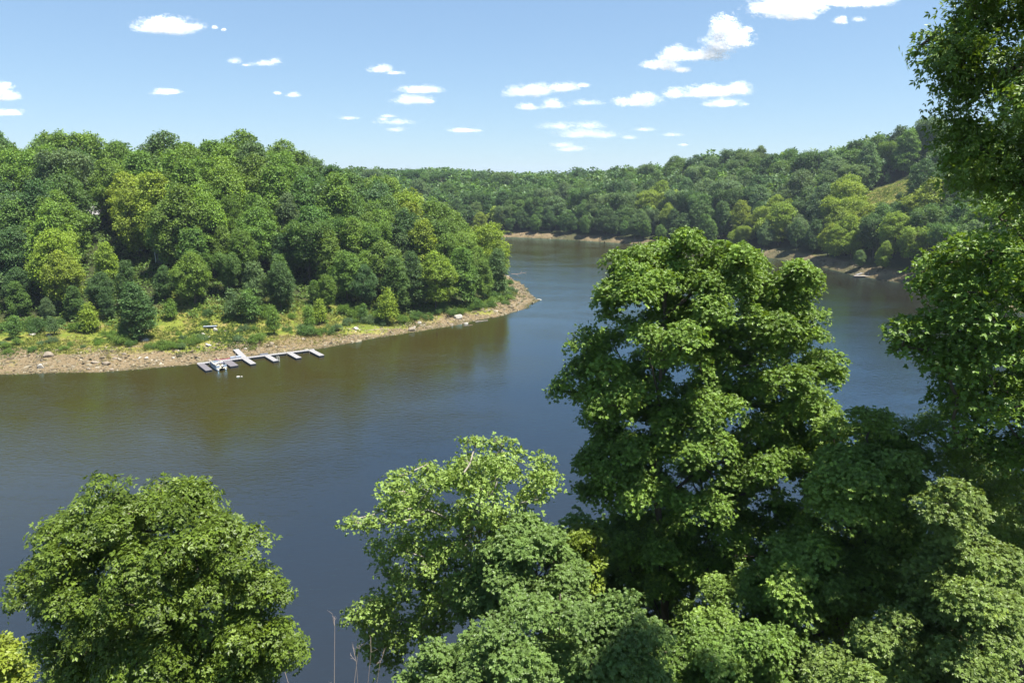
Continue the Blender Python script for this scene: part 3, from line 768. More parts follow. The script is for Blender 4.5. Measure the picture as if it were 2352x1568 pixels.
cand = []
def hexgrid(x0, x1, y0, y1, s):
    xs, ys = [], []
    for j, y in enumerate(np.arange(y0, y1, s * .87)):
        for x in np.arange(x0 + (j % 2) * s / 2, x1, s): xs.append(x); ys.append(y)
    xs, ys = np.array(xs), np.array(ys)
    return xs + rng.uniform(-.33, .33, len(xs)) * s, ys + rng.uniform(-.33, .33, len(ys)) * s
def collect(x0, x1, y0, y1, s, side):
    xs, ys = hexgrid(x0, x1, y0, y1, s)
    k = np.abs(xs) < .86 * ys + 25; xs, ys = xs[k], ys[k]
    zz, dd = terrain(xs, ys)
    for x, y, z, d in zip(xs, ys, zz, dd):
        if side == 'left':
            off = treeline(x)
            if d < off: continue
            e0 = np.interp(x, [-60, -35, 5], [12.5, 19, 22])
            if math.hypot(x - H1[0], y - H1[1]) < 7 or math.hypot(x - H2[0], y - H2[1]) < 6.5: continue
            h = np.interp(d - off, [0, 10, 30], [e0, max(17, e0), 25.5]) * (rng.uniform(.55, 1.25) if d - off < 14 else rng.uniform(.78, 1.24) if d - off < 80 else rng.uniform(.66, 1.3))
            if any(math.hypot(x - a, y - b) < c_ * .62 for a, b, c_ in CLEARING): continue
        else:
            if d < 3.2: continue
            h = np.interp(d, [4, 12, 30], [9, 17, 24]) * rng.uniform(.82, 1.28)
            if math.hypot((x - MX), (y - MY)) < 20: continue
            if y < MY and abs(x / y - MX / MY) < .038: h = min(h, max(6.0, 45 - .0335 * y - z))
            ts = (x - MX) * .9 - (y - MY) * .44
            if 0 < ts < 45 and abs((x - MX) * .44 + (y - MY) * .9) < 24: h = min(h, 7.5)
            if y > MY + 14 and not (0 < ts < 45 and abs((x - MX) * .44 + (y - MY) * .9) < 24) and math.hypot(x - MX, y - MY) < 75: h = max(h, 23) * 1.05
        w = h * rng.uniform(.47, .80)
        if s > 11: w *= s / 10
        u, v, f = project((x, y, z + h * .62)); u, v, f = u[0], v[0], f[0]
        ru = 1568 * w * .48 / f
        if in_window(u, v, ru, 1568 * h * .42 / f, y): continue
        cand.append(dict(x=x, y=y, z=z, h=h, w=w, u=u, v=v, ru=ru, rv=1568 * h * .42 / f, side=side, d=d))
collect(-330, 22, 165, 345, 9.2, 'left')
def far_ok():
    pass
n_left = len(cand)
collect(-200, 330, 240, 560, 11.5, 'far')
collect(-560, 700, 560, 1000, 12.5, 'far')
collect(-900, 1000, 1000, 1900, 17, 'far')
# the far grid must not re-plant the left hill
def is_left(c): return c['x'] < 22 and c['y'] < 345 and c['side'] == 'far' and c['x'] < c['y'] * .09
cand = [c for c in cand if not is_left(c)]

# which trees show from the photograph's viewpoint: paint them far to near on a small grid
S = 2
buf = np.full((1568 // S, 2352 // S), -1, np.int32)
yy, xx = np.mgrid[0:buf.shape[0], 0:buf.shape[1]]
def paint(u, v, ru, rv, idx):
    u, v, ru, rv = u / S, v / S, max(ru / S, .6), max(rv / S, .6)
    x0, x1, y0, y1 = int(max(0, u - ru)), int(min(buf.shape[1], u + ru + 1)), int(max(0, v - rv)), int(min(buf.shape[0], v + rv + 1))
    if x0 >= x1 or y0 >= y1: return
    sub = (((xx[y0:y1, x0:x1] - u) / ru) ** 2 + ((yy[y0:y1, x0:x1] - v) / rv) ** 2) < 1
    buf[y0:y1, x0:x1][sub] = idx
for i in sorted(range(len(cand)), key=lambda i: -cand[i]['y']): paint(cand[i]['u'], cand[i]['v'], cand[i]['ru'] * .92, cand[i]['rv'], i)
for C, Rr in NEAR:
    u, v, f = project(C)
    for a, b, r, ff in zip(u, v, Rr, f): paint(a, b, 1568 * r / ff * .8, 1568 * r / ff * .7, -2)
cnt = np.bincount(buf[buf >= 0].ravel(), minlength=len(cand))
order = np.argsort(-cnt)
single = [int(i) for i in order[:292] if cnt[i] >= 25]
ss = set(single)

def ordinal(n):
    one = ['', 'first', 'second', 'third', 'fourth', 'fifth', 'sixth', 'seventh', 'eighth', 'ninth', 'tenth', 'eleventh', 'twelfth', 'thirteenth', 'fourteenth', 'fifteenth', 'sixteenth', 'seventeenth', 'eighteenth', 'nineteenth']
    if n < 20: return one[n]
    tens = ['', '', 'twenty', 'thirty', 'forty', 'fifty', 'sixty', 'seventy', 'eighty', 'ninety']
    return tens[n // 10][:-1] + 'ieth' if n % 10 == 0 else tens[n // 10] + '-' + one[n % 10]
def zone(c):
    if c['side'] == 'left':
        dd = c['d'] - treeline(c['x'])
        if c['x'] > -34: return 'on the headland point' if dd < 18 else 'on the rise behind the headland'
        return 'at the foot of the left hill' if dd < 14 else 'low on the left hill' if dd < 36 else 'halfway up the left hill' if dd < 62 else 'high on the left hill' if dd < 88 else 'on the crest of the left hill'
    if c['d'] < 13: return 'along the far right shore'
    return 'low on the far right hill' if c['d'] < 38 else 'on the upper far right hill' if c['y'] < 520 else 'on the ridge across the cove'
for i in single:
    c = cand[i]; c['pal'] = pick_color(c['u'], c['v'], c['y'], rng)
    c['size'] = 'tall' if c['h'] > 20.5 else 'small' if c['h'] < 13 else 'spreading' if c['w'] / c['h'] > .64 else 'slender' if c['w'] / c['h'] < .52 else 'rounded'
    c['zone'] = zone(c)
buckets = {}
for i in single: buckets.setdefault((cand[i]['pal'], cand[i]['size'], cand[i]['zone']), []).append(i)
for (pal, size, zn), ids in buckets.items():
    ids.sort(key=lambda i: cand[i]['u'])
    for k, i in enumerate(ids):
        s_ = f"{size} {WORD[pal]} tree {zn}"
        if len(ids) > 1: s_ += f", {ordinal(k + 1)} such from the left"
        cand[i]['label'] = s_
for i in single:
    c = cand[i]
    kinds = [0, 1, 2, 3, 7, 8] if c['w'] / c['h'] > .62 else [4, 5, 6, 1]
    pr = PROTO[int(rng.choice(kinds))]
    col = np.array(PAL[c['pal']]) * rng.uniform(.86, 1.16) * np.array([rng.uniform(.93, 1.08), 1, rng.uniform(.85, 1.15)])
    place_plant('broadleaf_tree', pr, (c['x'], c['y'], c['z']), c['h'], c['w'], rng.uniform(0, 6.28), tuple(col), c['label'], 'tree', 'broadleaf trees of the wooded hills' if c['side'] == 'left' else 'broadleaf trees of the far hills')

# the rest of the woods: one mass, too many to count
LOD = []
for k in range(5):
    r2 = np.random.default_rng(300 + k)
    C, Rr = crown_lobes(r2, 20, 13, 3.5, 22, 1.8, 2.9, 'oval' if k < 3 else 'tall')
    LOD.append({n_: spray_leaves(r2, C, Rr, n_, s_, KITE, per=5, spray_r=.9, squash=.85, low=-.4, up=.55, outw=.7, jit=.5, fill=.1) for n_, s_ in ((4200, .85), (1100, 1.6), (260, 3.0))})
VV, TT, CC, nf = [], [], [], 0
for i, c in enumerate(cand):
    if i in ss: continue
    if cnt[i] < 1 and (c['side'] == 'far' and c['y'] > 420 and rng.random() < .6): continue
    L = LOD[int(rng.integers(5))]; n_ = 4200 if c['y'] < 430 else 1100 if c['y'] < 760 else 260
    v_, f_, t_ = L[n_]; a = rng.uniform(0, 6.28); ca, sa = math.cos(a), math.sin(a); kw, kh = c['w'] / 13, c['h'] / 20
    VV.append(np.stack([(v_[:, 0] * ca - v_[:, 1] * sa) * kw + c['x'], (v_[:, 0] * sa + v_[:, 1] * ca) * kw + c['y'], v_[:, 2] * kh + c['z']], 1))
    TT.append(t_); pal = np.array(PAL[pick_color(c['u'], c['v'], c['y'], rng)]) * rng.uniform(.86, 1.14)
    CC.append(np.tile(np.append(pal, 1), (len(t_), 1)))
VV = np.concatenate(VV); TT = np.concatenate(TT); CC = np.concatenate(CC)
me = np_mesh('woodland', VV, np.arange(len(VV)).reshape(-1, 4), TT)
a = me.attributes.new('leafcol', 'FLOAT_COLOR', 'FACE'); a.data.foreach_set('color', CC.astype(np.float32).ravel())
wl = M['leaf'].copy(); wl.name = 'woodland_foliage'
oi = [n for n in wl.node_tree.nodes if n.bl_idname == 'ShaderNodeObjectInfo'][0]
an = wl.node_tree.nodes.new('ShaderNodeAttribute'); an.attribute_name = 'leafcol'
for lk in list(oi.outputs['Color'].links): wl.node_tree.links.new(an.outputs['Color'], lk.to_socket)
tag(link_obj('woodland', me, wl), 'mass of distant and half hidden trees covering the hills', 'woodland', kind='stuff')
print('trees', len(cand), 'single', len(single), 'mass faces', len(TT))

# ------------------------------------------------------------------ shore: stones, grass, shrubs, saplings
rng = np.random.default_rng(31)
def scatter_band(n, x0, x1, y0, y1, dlo, dhi):
    xs, ys = rng.uniform(x0, x1, n * 4), rng.uniform(y0, y1, n * 4)
    zz, dd = terrain(xs, ys)
    k = (dd > dlo(xs)) & (dd < dhi(xs)); return xs[k][:n], ys[k][:n], zz[k][:n], dd[k][:n]
def stones_mesh(name, P, S, T):
    base = np.array([(-1, -1, -.6), (1, -1, -.6), (1, 1, -.6), (-1, 1, -.6), (-.75, -.75, .6), (.75, -.75, .6), (.75, .75, .6), (-.75, .75, .6)], float) * .5
    n = len(P); B = base[None] * rng.uniform(.6, 1.3, (n, 8, 3)); B[..., 0] *= rng.uniform(.9, 1.9, (n, 1)); B[..., 2] *= rng.uniform(.35, .8, (n, 1))
    a = rng.uniform(0, 6.28, n); ca, sa = np.cos(a)[:, None], np.sin(a)[:, None]
    tilt = rng.normal(0, .25, (n, 1)); z = B[..., 2] + tilt * B[..., 0]
    V = np.stack([B[..., 0] * ca - B[..., 1] * sa, B[..., 0] * sa + B[..., 1] * ca, z], -1) * S[:, None, None] + P[:, None]
    f = np.array([(0, 3, 2, 1), (4, 5, 6, 7), (0, 1, 5, 4), (1, 2, 6, 5), (2, 3, 7, 6), (3, 0, 4, 7)])
    F = (np.arange(n)[:, None, None] * 8 + f[None]).reshape(-1, 4)
    return np_mesh(name, V.reshape(-1, 3), F, np.repeat(T, 6))
bwf = lambda x: np.interp(x, [-300, -130, -100, -70, -40, 0, 10], [12, 12, 12, 8, 6, 7.5, 10])
xs, ys, zz, dd = scatter_band(30000, -150, 12, 148, 290, lambda x: .3 + 0 * x, lambda x: bwf(x) + 5)
patch = fbm(xs / 6, ys / 6, 0, 41, 3) + .25 * (1 - dd / 14)
k = patch > rng.uniform(.30, .72, len(xs)); xs, ys, zz = xs[k], ys[k], zz[k]
S_ = np.clip(rng.lognormal(-1.45, .55, len(xs)), .10, 1.2); T_ = np.clip(rng.normal(.5, .24, len(xs)), 0, 1)
fx, fy, fz, fd = scatter_band(5000, -10, 175, 225, 530, lambda x: .2 + 0 * x, lambda x: 7.0 + 0 * x)
P_ = np.concatenate([np.stack([xs, ys, zz], 1), np.stack([fx, fy, fz], 1)])
S_ = np.concatenate([S_, np.clip(rng.lognormal(-.7, .5, len(fx)), .25, 2.0)]); T_ = np.concatenate([T_, np.clip(rng.normal(.45, .25, len(fx)), 0, 1)])
tag(link_obj('rubble', stones_mesh('rubble', P_, S_, T_), M['rubble']), 'loose tan and brown stones strewn along the drawn down shore', 'rubble', kind='stuff')

def grass_tufts(xs, ys, zz, h, T, n_bl=4):
    n = len(xs); P = np.repeat(np.stack([xs, ys, zz], 1), n_bl, 0); m = len(P)
    P[:, :2] += rng.normal(0, .16, (m, 2)); hh = np.repeat(h, n_bl) * rng.uniform(.6, 1.2, m)
    a = rng.uniform(0, 6.28, m); w = hh * .16; L = rng.normal(0, .75, (m, 2)) * hh[:, None]
    d = np.stack([np.cos(a), np.sin(a), 0 * a], 1) * w[:, None]
    mid = P + np.stack([L[:, 0] * .35, L[:, 1] * .35, hh * .55], 1); tip = P + np.stack([L[:, 0], L[:, 1], hh], 1)
    V = np.stack([P - d * .6, P + d * .6, mid + d, tip, mid - d], 1)
    F = np.arange(m * 5).reshape(m, 5)
    return V.reshape(-1, 3), F, np.repeat(T, n_bl)
xs, ys, zz, dd = scatter_band(42000, -190, 12, 150, 290, lambda x: bwf(x) * .35, lambda x: treeline(x) + 6)
pn = fbm(xs / 7, ys / 7, 0, 51, 4); b_ = sstep(-4, 6, dd - bwf(xs) + (pn - .5) * 14)
k = rng.random(len(xs)) < b_ * sstep(.36, .56, pn) + .04; xs, ys, zz, pn = xs[k], ys[k], zz[k], pn[k]
pn2 = fbm(xs / 12, ys / 12, 0, 58, 3)
A = grass_tufts(xs, ys, zz, rng.uniform(.22, .55, len(xs)), np.clip(.56 + (pn2 - .5) * 2.2 + rng.normal(0, .13, len(xs)), 0, 1))
xs, ys, zz, dd = scatter_band(16000, -150, 14, 148, 300, lambda x: -.5 + 0 * x, lambda x: 2.2 + 0 * x)
k = fbm(xs / 8, ys / 8, 0, 52, 3) > rng.uniform(.40, .60, len(xs)); xs, ys, zz = xs[k], ys[k], np.maximum(zz[k], -.05)
B = grass_tufts(xs, ys, zz, rng.uniform(.12, .34, len(xs)), np.clip(.56 + rng.normal(0, .12, len(xs)), 0, 1))
xs, ys = MX + rng.normal(0, 10, 4200), MY + rng.normal(0, 10, 4200); zz, _ = terrain(xs, ys)
Cg = grass_tufts(xs, ys, zz, rng.uniform(.25, .5, len(xs)), np.clip(.36 + rng.normal(0, .10, len(xs)), 0, 1))
VV, FF, TT = [], [], []; off = 0
for v_, f_, t_ in (A, B, Cg): VV.append(v_); FF.append(f_ + off); TT.append(t_); off += len(v_)
tag(link_obj('grass', np_mesh('grass', np.concatenate(VV), np.concatenate(FF), np.concatenate(TT)), M['grass']), 'yellow green grass and weeds on the open bank', 'grass', kind='stuff')

ux, uy, uz, ud = scatter_band(5200, -215, 12, 160, 330, lambda x: treeline(x) - 1, lambda x: treeline(x) + 75)
nl_ = 34; m_ = len(ux) * nl_
uh = np.repeat(rng.uniform(.7, 2.4, len(ux)), nl_); ur = np.repeat(rng.uniform(.9, 2.2, len(ux)), nl_)
un = unit(rng.normal(size=(m_, 3)) + np.array([0, 0, .4])); un[:, 2] = np.abs(un[:, 2])
up_ = np.stack([np.repeat(ux, nl_), np.repeat(uy, nl_), np.repeat(uz, nl_) - .1], 1) + un * np.stack([ur, ur, uh], 1) * rng.uniform(.6, 1.0, (m_, 1))
Vu, Fu, Tu = leaves_from(rng, up_, un + .5 * rng.normal(size=(m_, 3)) + np.array([0, 0, .5]), rng.normal(size=(m_, 3)), rng.uniform(.45, .85, m_), KITE, np.clip(rng.normal(.45, .18, m_) + np.repeat(rng.normal(0, .12, len(ux)), nl_), 0, 1))
o = link_obj('undergrowth', np_mesh('undergrowth', Vu, Fu, Tu), M['leaf']); o.color = (.100, .165, .032, 1)
tag(o, 'green undergrowth covering the floor of the left wood', 'undergrowth', kind='stuff')

def boulder_mesh(seed, sx, sy, sz):
    bm = bmesh.new(); bmesh.ops.create_icosphere(bm, subdivisions=3, radius=1.0)
    r2 = np.random.default_rng(seed); N = unit(r2.normal(size=(9, 3))); Dp = r2.uniform(.55, .85, 9)
    for v in bm.verts:
        p = np.array(v.co)
        for n_, d_ in zip(N, Dp):
            q = p @ n_
            if q > d_: p = p - n_ * (q - d_) * .85
        p *= 1 + .10 * (float(fbm(p[0] * 2.5 + seed, p[1] * 2.5, p[2] * 2.5, seed, 3)) - .5)
        v.co = p * np.array([sx, sy, sz])
    me = bpy.data.meshes.new('boulder'); bm.to_mesh(me); bm.free(); me.update(); return me
BOULD = [(111, 818, 2.7, 1.5, 0, 'largest tan boulder, flat topped, on the stones at the left end of the shore'),
         (94, 846, 1.7, 1.3, 1, 'rounded pale boulder near the water below the largest tan boulder'),
         (75, 770, 1.9, .7, 1, 'flat pale rock in the grass behind the largest tan boulder'),
         (113, 773, 1.7, .9, 0, 'rock half hidden in weeds uphill of the largest tan boulder'),
         (220, 834, 2.4, .7, 0, 'flat tan slab left of a twin slab close to the water'),
         (246, 837, 2.6, .8, 0, 'tilted tan slab right of its twin close to the water'),
         (334, 783, 2.6, .9, 1, 'pale flat rock at the foot of the tall dark bank tree'),
         (495, 761, 1.2, 1.5, 1, 'upright whitish stone in the grass below the grey dock section'),
         (517, 762, 1.0, .5, 0, 'small dark tan rock right of the upright whitish stone'),
         (467, 768, 1.2, .5, 1, 'low round pale rock left of the upright whitish stone'),
         (480, 774, 1.0, .3, 1, 'thin pale slab downhill of the low round pale rock'),
         (1052, 731, 3.2, 1.9, 1, 'biggest pale boulder on the headland beach'),
         (963, 744, 1.5, 1.1, 1, 'white squarish boulder on the headland beach'),
         (947, 760, 3.0, 1.4, 0, 'broad tan boulder nearest the water left of the white squarish boulder'),
         (1070, 744, 1.6, .8, 1, 'white rock just below the biggest pale boulder'),
         (1095, 725, 1.3, .7, 0, 'brown rock right of the biggest pale boulder'),
         (1238, 689, 2.2, .6, 1, 'lone pale rock breaking the water off the headland tip'),
         (817, 756, 1.9, .9, 1, 'white boulder on the bank behind the outer dock finger'),
         (583, 776, 1.8, .6, 0, 'pinkish flat rock between two bushes behind the dock'),
         (1159, 684, 2.0, .8, 0, 'brown rock at the bushes near the headland tip')]
for i, (u, v, w, h, pale, lab) in enumerate(BOULD):
    x, y, z = ground_hit(u, v, 140)
    o = link_obj('boulder', boulder_mesh(400 + i, w / 2, w / 2 * rng.uniform(.6, .8), h * .62), M['stone_pale' if pale else 'stone'])
    o.location = (x, y, z + h * .18); o.rotation_euler = (rng.normal(0, .08), rng.normal(0, .08), rng.uniform(-.5, .5))
    tag(o, lab, 'boulder', 'boulders on the shore')
xs, ys, zz, dd = scatter_band(46, -125, 10, 150, 280, lambda x: .8 + 0 * x, lambda x: bwf(x) + 1)
o_ = np.argsort(xs)
for n_, i in enumerate(o_):
    w = rng.uniform(.7, 1.5)
    pl = rng.random() < .4
    o = link_obj('boulder', boulder_mesh(500 + n_, w / 2, w / 2 * .75, w * .33), M['stone_pale' if pl else 'stone'])
    o.location = (xs[i], ys[i], zz[i] + w * .1); o.rotation_euler = (rng.normal(0, .15), rng.normal(0, .15), rng.uniform(0, 6.28))
    tag(o, f"{'pale' if pl else 'brown'} rock in the beach rubble, {ordinal(n_ + 1)} from the left of the scattered rocks", 'rock', 'scattered rocks in the beach rubble')

def shrub_label(pal, n): return f"low {WORD[pal]} shrub on the open bank, {ordinal(n)} from the left"
SHR = [(12, 800, 2.0), (44, 792, 2.2), (20, 812, 1.8), (75, 808, 1.8), (120, 786, 2.0), (150, 805, 1.5), (95, 792, 1.4), (165, 795, 1.6), (190, 800, 1.2), (278, 790, 3.4), (300, 795, 2.4), (345, 800, 1.9), (370, 803, 2.9), (392, 800, 2.4), (420, 780, 1.7), (443, 790, 2.7), (470, 745, 1.4), (550, 785, 2.5), (593, 788, 3.3), (562, 758, 2.0), (585, 758, 1.6), (690, 765, 3.0), (712, 768, 3.4), (735, 770, 2.6), (755, 766, 3.0), (775, 760, 2.6), (800, 748, 3.0), (815, 742, 2.2), (846, 742, 3.0), (875, 745, 2.6), (925, 740, 3.0), (957, 732, 3.2), (982, 733, 2.6), (1005, 722, 2.6), (1035, 724, 2.8), (1058, 722, 3.0), (1100, 705, 3.0), (1128, 698, 3.0), (1148, 692, 2.6), (1165, 683, 3.0), (1180, 672, 2.4), (660, 760, 2.2), (620, 745, 2.0), (520, 742, 1.6), (240, 775, 2.0), (225, 785, 1.6)]
SHR.sort()
for n_, (u, v, h) in enumerate(SHR):
    x, y, z = ground_hit(u, v, 140); pal = str(rng.choice(['bright', 'mid', 'grey'], p=[.45, .25, .3]))
    col = np.array(PAL[pal]) * (1.15, 1.1, 1.3) * rng.uniform(.9, 1.1)
    place_plant('shrub', SHRUB[n_ % 4], (x, y, z - .1), h, h * rng.uniform(1.2, 1.7), rng.uniform(0, 6.28), tuple(col), shrub_label(pal, n_ + 1), 'shrub', 'shrubs on the open bank', parts=('leaves', 'stems'))
bx, by, bz, bd = scatter_band(44, -150, 6, 152, 285, lambda x: bwf(x) + .5, lambda x: treeline(x) - 3)
def in_frame(xs, ys, zs):
    uu, vv, _ = project(np.stack([xs, ys, zs], 1)); return uu > 4
kf = in_frame(bx, by, bz); bx, by, bz = bx[kf], by[kf], bz[kf]
for n_, i in enumerate(np.argsort(bx)):
    h = rng.uniform(.8, 2.2); pal = str(rng.choice(['bright', 'mid', 'grey'], p=[.5, .3, .2])); col = np.array(PAL[pal]) * (1.1, 1.1, 1.1)
    place_plant('shrub', SHRUB[n_ % 4], (bx[i], by[i], bz[i] - .1), h, h * rng.uniform(1.3, 2.0), rng.uniform(0, 6.28), tuple(col), f"small {WORD[pal]} bush in the bank grass, {ordinal(n_ + 1)} small one from the left", 'bush', 'small bushes in the bank grass', parts=('leaves', 'stems'))
# more low growth at the foot of the wood
lx, ly, lz, ld = scatter_band(85, -150, 8, 155, 290, lambda x: treeline(x) - 3.5, lambda x: treeline(x) + 3.5)
kf = in_frame(lx, ly, lz); lx, ly, lz = lx[kf], ly[kf], lz[kf]
for n_, i in enumerate(np.argsort(lx)):
    h = rng.uniform(1.8, 4.6); pal = str(rng.choice(['bright', 'mid', 'dark'])); col = np.array(PAL[pal]) * 1.05
    place_plant('shrub', SHRUB[n_ % 4], (lx[i], ly[i], lz[i] - .1), h, h * rng.uniform(1.1, 1.6), rng.uniform(0, 6.28), tuple(col), f"{WORD[pal]} bush along the edge of the wood, {ordinal(n_ + 1)} from the left", 'bush', 'bushes along the edge of the left wood', parts=('leaves', 'stems'))
SAP = [(37, 780, 7, 'mid', 0, 'small round dark tree on the grass at the left picture edge'), (124, 770, 5.2, 'grey', 0, 'small flat crowned tree on the grass, second from the left edge'),
       (209, 764, 8.2, 'yellow', 0, 'bright yellow green young tree on the grass bank'), (322, 784, 16, 'dark', 1, 'tall dark tree standing out on the bank left of the grassy gap'), (286, 782, 6, 'mid', 0, 'low tree crowding the left foot of the tall dark bank tree'),
       (393, 736, 6, 'bright', 0, 'thin sapling at the mouth of the grassy gap'), (575, 738, 10, 'mid', 0, 'slim tree with a clear trunk behind the dock'), (540, 735, 9, 'grey', 0, 'grey green tree left of the slim clear trunked tree'),
       (630, 770, 8.5, 'bright', 0, 'bright young tree on the bank right of the bushes behind the dock'), (710, 762, 8, 'bright', 0, 'young tree above the middle of the dock'), (735, 745, 7.5, 'yellow', 0, 'yellow green sapling before the dark wood beyond the dock'),
       (890, 744, 11, 'yellow', 0, 'yellow green young tree alone at the front of the headland wood'), (835, 738, 6, 'mid', 0, 'small tree left of the lone yellow green headland tree'), (1140, 680, 8, 'mid', 0, 'small tree near the headland tip')]
for n_, (u, v, h, pal, big, lab) in enumerate(SAP):
    x, y, z = ground_hit(u, v, 140); pr = PROTO[4] if big else SAPLING[n_ % 3]
    place_plant('young_tree' if not big else 'broadleaf_tree', pr, (x, y, z), h, h * (.62 if big else rng.uniform(.5, .68)), rng.uniform(0, 6.28), tuple(np.array(PAL[pal]) * 1.05), lab, 'tree', 'trees standing out on the bank')

# driftwood and the fallen branch
def log(u, v, L, r, rz, lab, mat='dead_wood', name='driftwood_log', lift=.1, tilt=0.0):
    x, y, z = ground_hit(u, v, 140); mb = MB()
    n = 7; pts = [((t - .5) * L, rng.normal(0, .03) * L, tilt * (t - .5) * L + rng.normal(0, .01) * L) for t in np.linspace(0, 1, n)]
    mb.tube(pts, np.linspace(r, r * .55, n), 7)
    for j in (2, 4): mb.tube([pts[j], (pts[j][0] + .3 * r * 4, pts[j][1] + r * 4 * rng.choice([-1, 1]), pts[j][2] + r * 3)], [r * .4, r * .2], 5)
    o = mb.build(name, M[mat], smooth=True); o.location = (x, y, z + lift); o.rotation_euler = (0, 0, rz)
    tag(o, lab, 'log', None); return o
log(868, 759, 6.5, .16, .25, 'long grey log lying on the stones near the lone yellow green tree')
log(1106, 738, 4.5, .14, .5, 'dark log at the water edge below the headland bushes', 'wood')
log(1106, 714, 3.5, .12, -.7, 'pale log among the stones of the headland beach')
log(1075, 748, 3.0, .09, .3, 'short stick like log right beside the water on the headland')
x, y, z = at_z(1192, 634)[:3]
e = empty('fallen_branch', (x, y, 0)); tag(e, 'bare pale branch reaching out over the water behind the headland tip', 'branch')
mb = MB(); main = [(-3.5, .5, .9), (-1.5, .2, .9), (.5, 0, 1.1), (2.2, -.1, 1.5), (3.6, -.1, 1.8)]
mb.tube(main, [.16, .14, .11, .08, .04], 6); mb.tube([main[2], (1.2, .4, 1.9), (1.5, .5, 2.4)], [.07, .05, .02], 5); mb.tube([main[3], (3.0, -.6, 1.3), (3.6, -1, .6)], [.05, .03, .02], 5); mb.tube([main[1], (-.6, -.6, .4), (.2, -1.2, -.1)], [.06, .05, .03], 5)
mb.build('branches', M['dead_wood'], e)

# ------------------------------------------------------------------ dock
P0 = np.array([-76.6, 160.3]); EA = np.array([.868, .497]); FD = np.array([.62, -.785]); NB = np.array([-EA[1], EA[0]])
AZ_E, AZ_F = math.atan2(EA[1], EA[0]), math.atan2(FD[1], FD[0])
dock = empty('floating_dock', (P0[0], P0[1], 0.0)); tag(dock, 'long grey floating dock with six fingers along the stony shore', 'dock')
def dl(p): return p - P0
def slab(name, c, L, W, rz, top, th, mat, parent, bev=.02):
    mb = MB(); mb.box(c[0], c[1], top - th / 2, L, W, th, rz, bev); return mb.build(name, mat, parent)
def planks(c, L, W, rz, top, th, step=.62):
    mb = MB(); n = int(L / step); ca, sa = math.cos(rz), math.sin(rz)
    for i in range(n):
        q = -L / 2 + (i + .5) * L / n; mb.box(c[0] + q * ca, c[1] + q * sa, top - th / 2, L / n - .025, W, th, rz, .008)
    return mb
WL, WW = 28.4, 1.35; TOP = .56
wc = EA * WL / 2 + NB * (WW / 2)
wk = planks(wc, WL, WW, AZ_E, TOP, .06).build('walkway', M['deck'], dock)
slab('fascia', wc, WL, WW - .06, AZ_E, TOP - .062, .16, M['float'], wk)
fl = MB()
for i in range(9): fl.box(wc[0] + EA[0] * (i - 4) * 3.1, wc[1] + EA[1] * (i - 4) * 3.1, .10, 2.7, WW - .2, .36, AZ_E, .05)
fl.build('float', M['float'], wk)
FING = [(.75, 1.5, 7.0, 0), (6.7, 1.9, 6.0, 0), (10.95, 1.4, 6.3, 1), (16.35, 1.4, 6.2, 1), (21.95, 1.4, 6.1, 1), (27.5, 1.4, 6.6, 1)]
for t, W, L, pale in FING:
    c_ = EA * t + FD * (L / 2 + .06)
    fg = planks(c_, L, W, AZ_F, TOP, .06).build('finger', M['deck' if pale else 'deck_dark'], dock)
    slab('fascia', c_, L, W - .05, AZ_F, TOP - .062, .15, M['float'], fg)
    fm = MB()
    for i in (-1, 0, 1): fm.box(c_[0] + FD[0] * i * L / 3, c_[1] + FD[1] * i * L / 3, .10, L / 3 - .12, W - .12, .36, AZ_F, .05)
    fm.build('float', M['float'], fg)
# gangway crossing the walkway towards the shore, on a low grey base
g0 = EA * 10.95 + NB * WW; g1 = g0 - FD * 6.6
gm = MB(); ca = (g0 + g1) / 2
V_ = []
for p_, zt in ((g0, .50), (g1, 1.35)):
    for sd in (-.7, .7):
        q = p_ + np.array([-FD[1], FD[0]]) * sd; V_ += [(q[0], q[1], zt), (q[0], q[1], zt - .12)]
gm.add(V_, [(0, 2, 6, 4), (1, 5, 7, 3), (0, 1, 3, 2), (4, 6, 7, 5), (0, 4, 5, 1), (2, 3, 7, 6)])
gm.build('gangway', M['deck'], dock)
gb = MB(); q = g0 + NB * .7 - EA * 1.9; gb.box(q[0], q[1], .58, 2.6, .9, .62, AZ_E, .04); q2 = q; gb.build('landing_box', M['fascia'], dock)
ld = MB(); q = EA * 16.35 + FD * 5.4 + np.array([-FD[1], FD[0]]) * .62
for sd in (-.22, .22):
    a = q + FD * sd; o_ = np.array([-FD[1], FD[0]])
    ld.tube([(a[0], a[1], TOP), (a[0], a[1], 1.35), *( [(a[0] + o_[0] * .25, a[1] + o_[1] * .25, 1.5), (a[0] + o_[0] * .45, a[1] + o_[1] * .45, 1.2), (a[0] + o_[0] * .5, a[1] + o_[1] * .5, -.4)])], .035, 6)
for zz_ in (.75, 1.1, .1, .4):
    a = q + FD * -.22 + (o_ * .48 if zz_ < .5 else 0); b = q + FD * .22 + (o_ * .48 if zz_ < .5 else 0); ld.tube([(a[0], a[1], zz_), (b[0], b[1], zz_)], .028, 6)
ld.build('ladder', M['white'], dock)
ps = MB()
for t, off_, h in ((9.0, 1.5, 2.3), (21.1, -.1, .9), (26.7, -.9, 1.0)):
    q = EA * t + NB * off_; ps.tube([(q[0], q[1], -.6), (q[0], q[1], h)], .055, 8)
    ps.box(q[0], q[1], TOP + .05, .22, .22, .10, AZ_E, .02)
ps.build('mooring_post', M['wood'], dock)

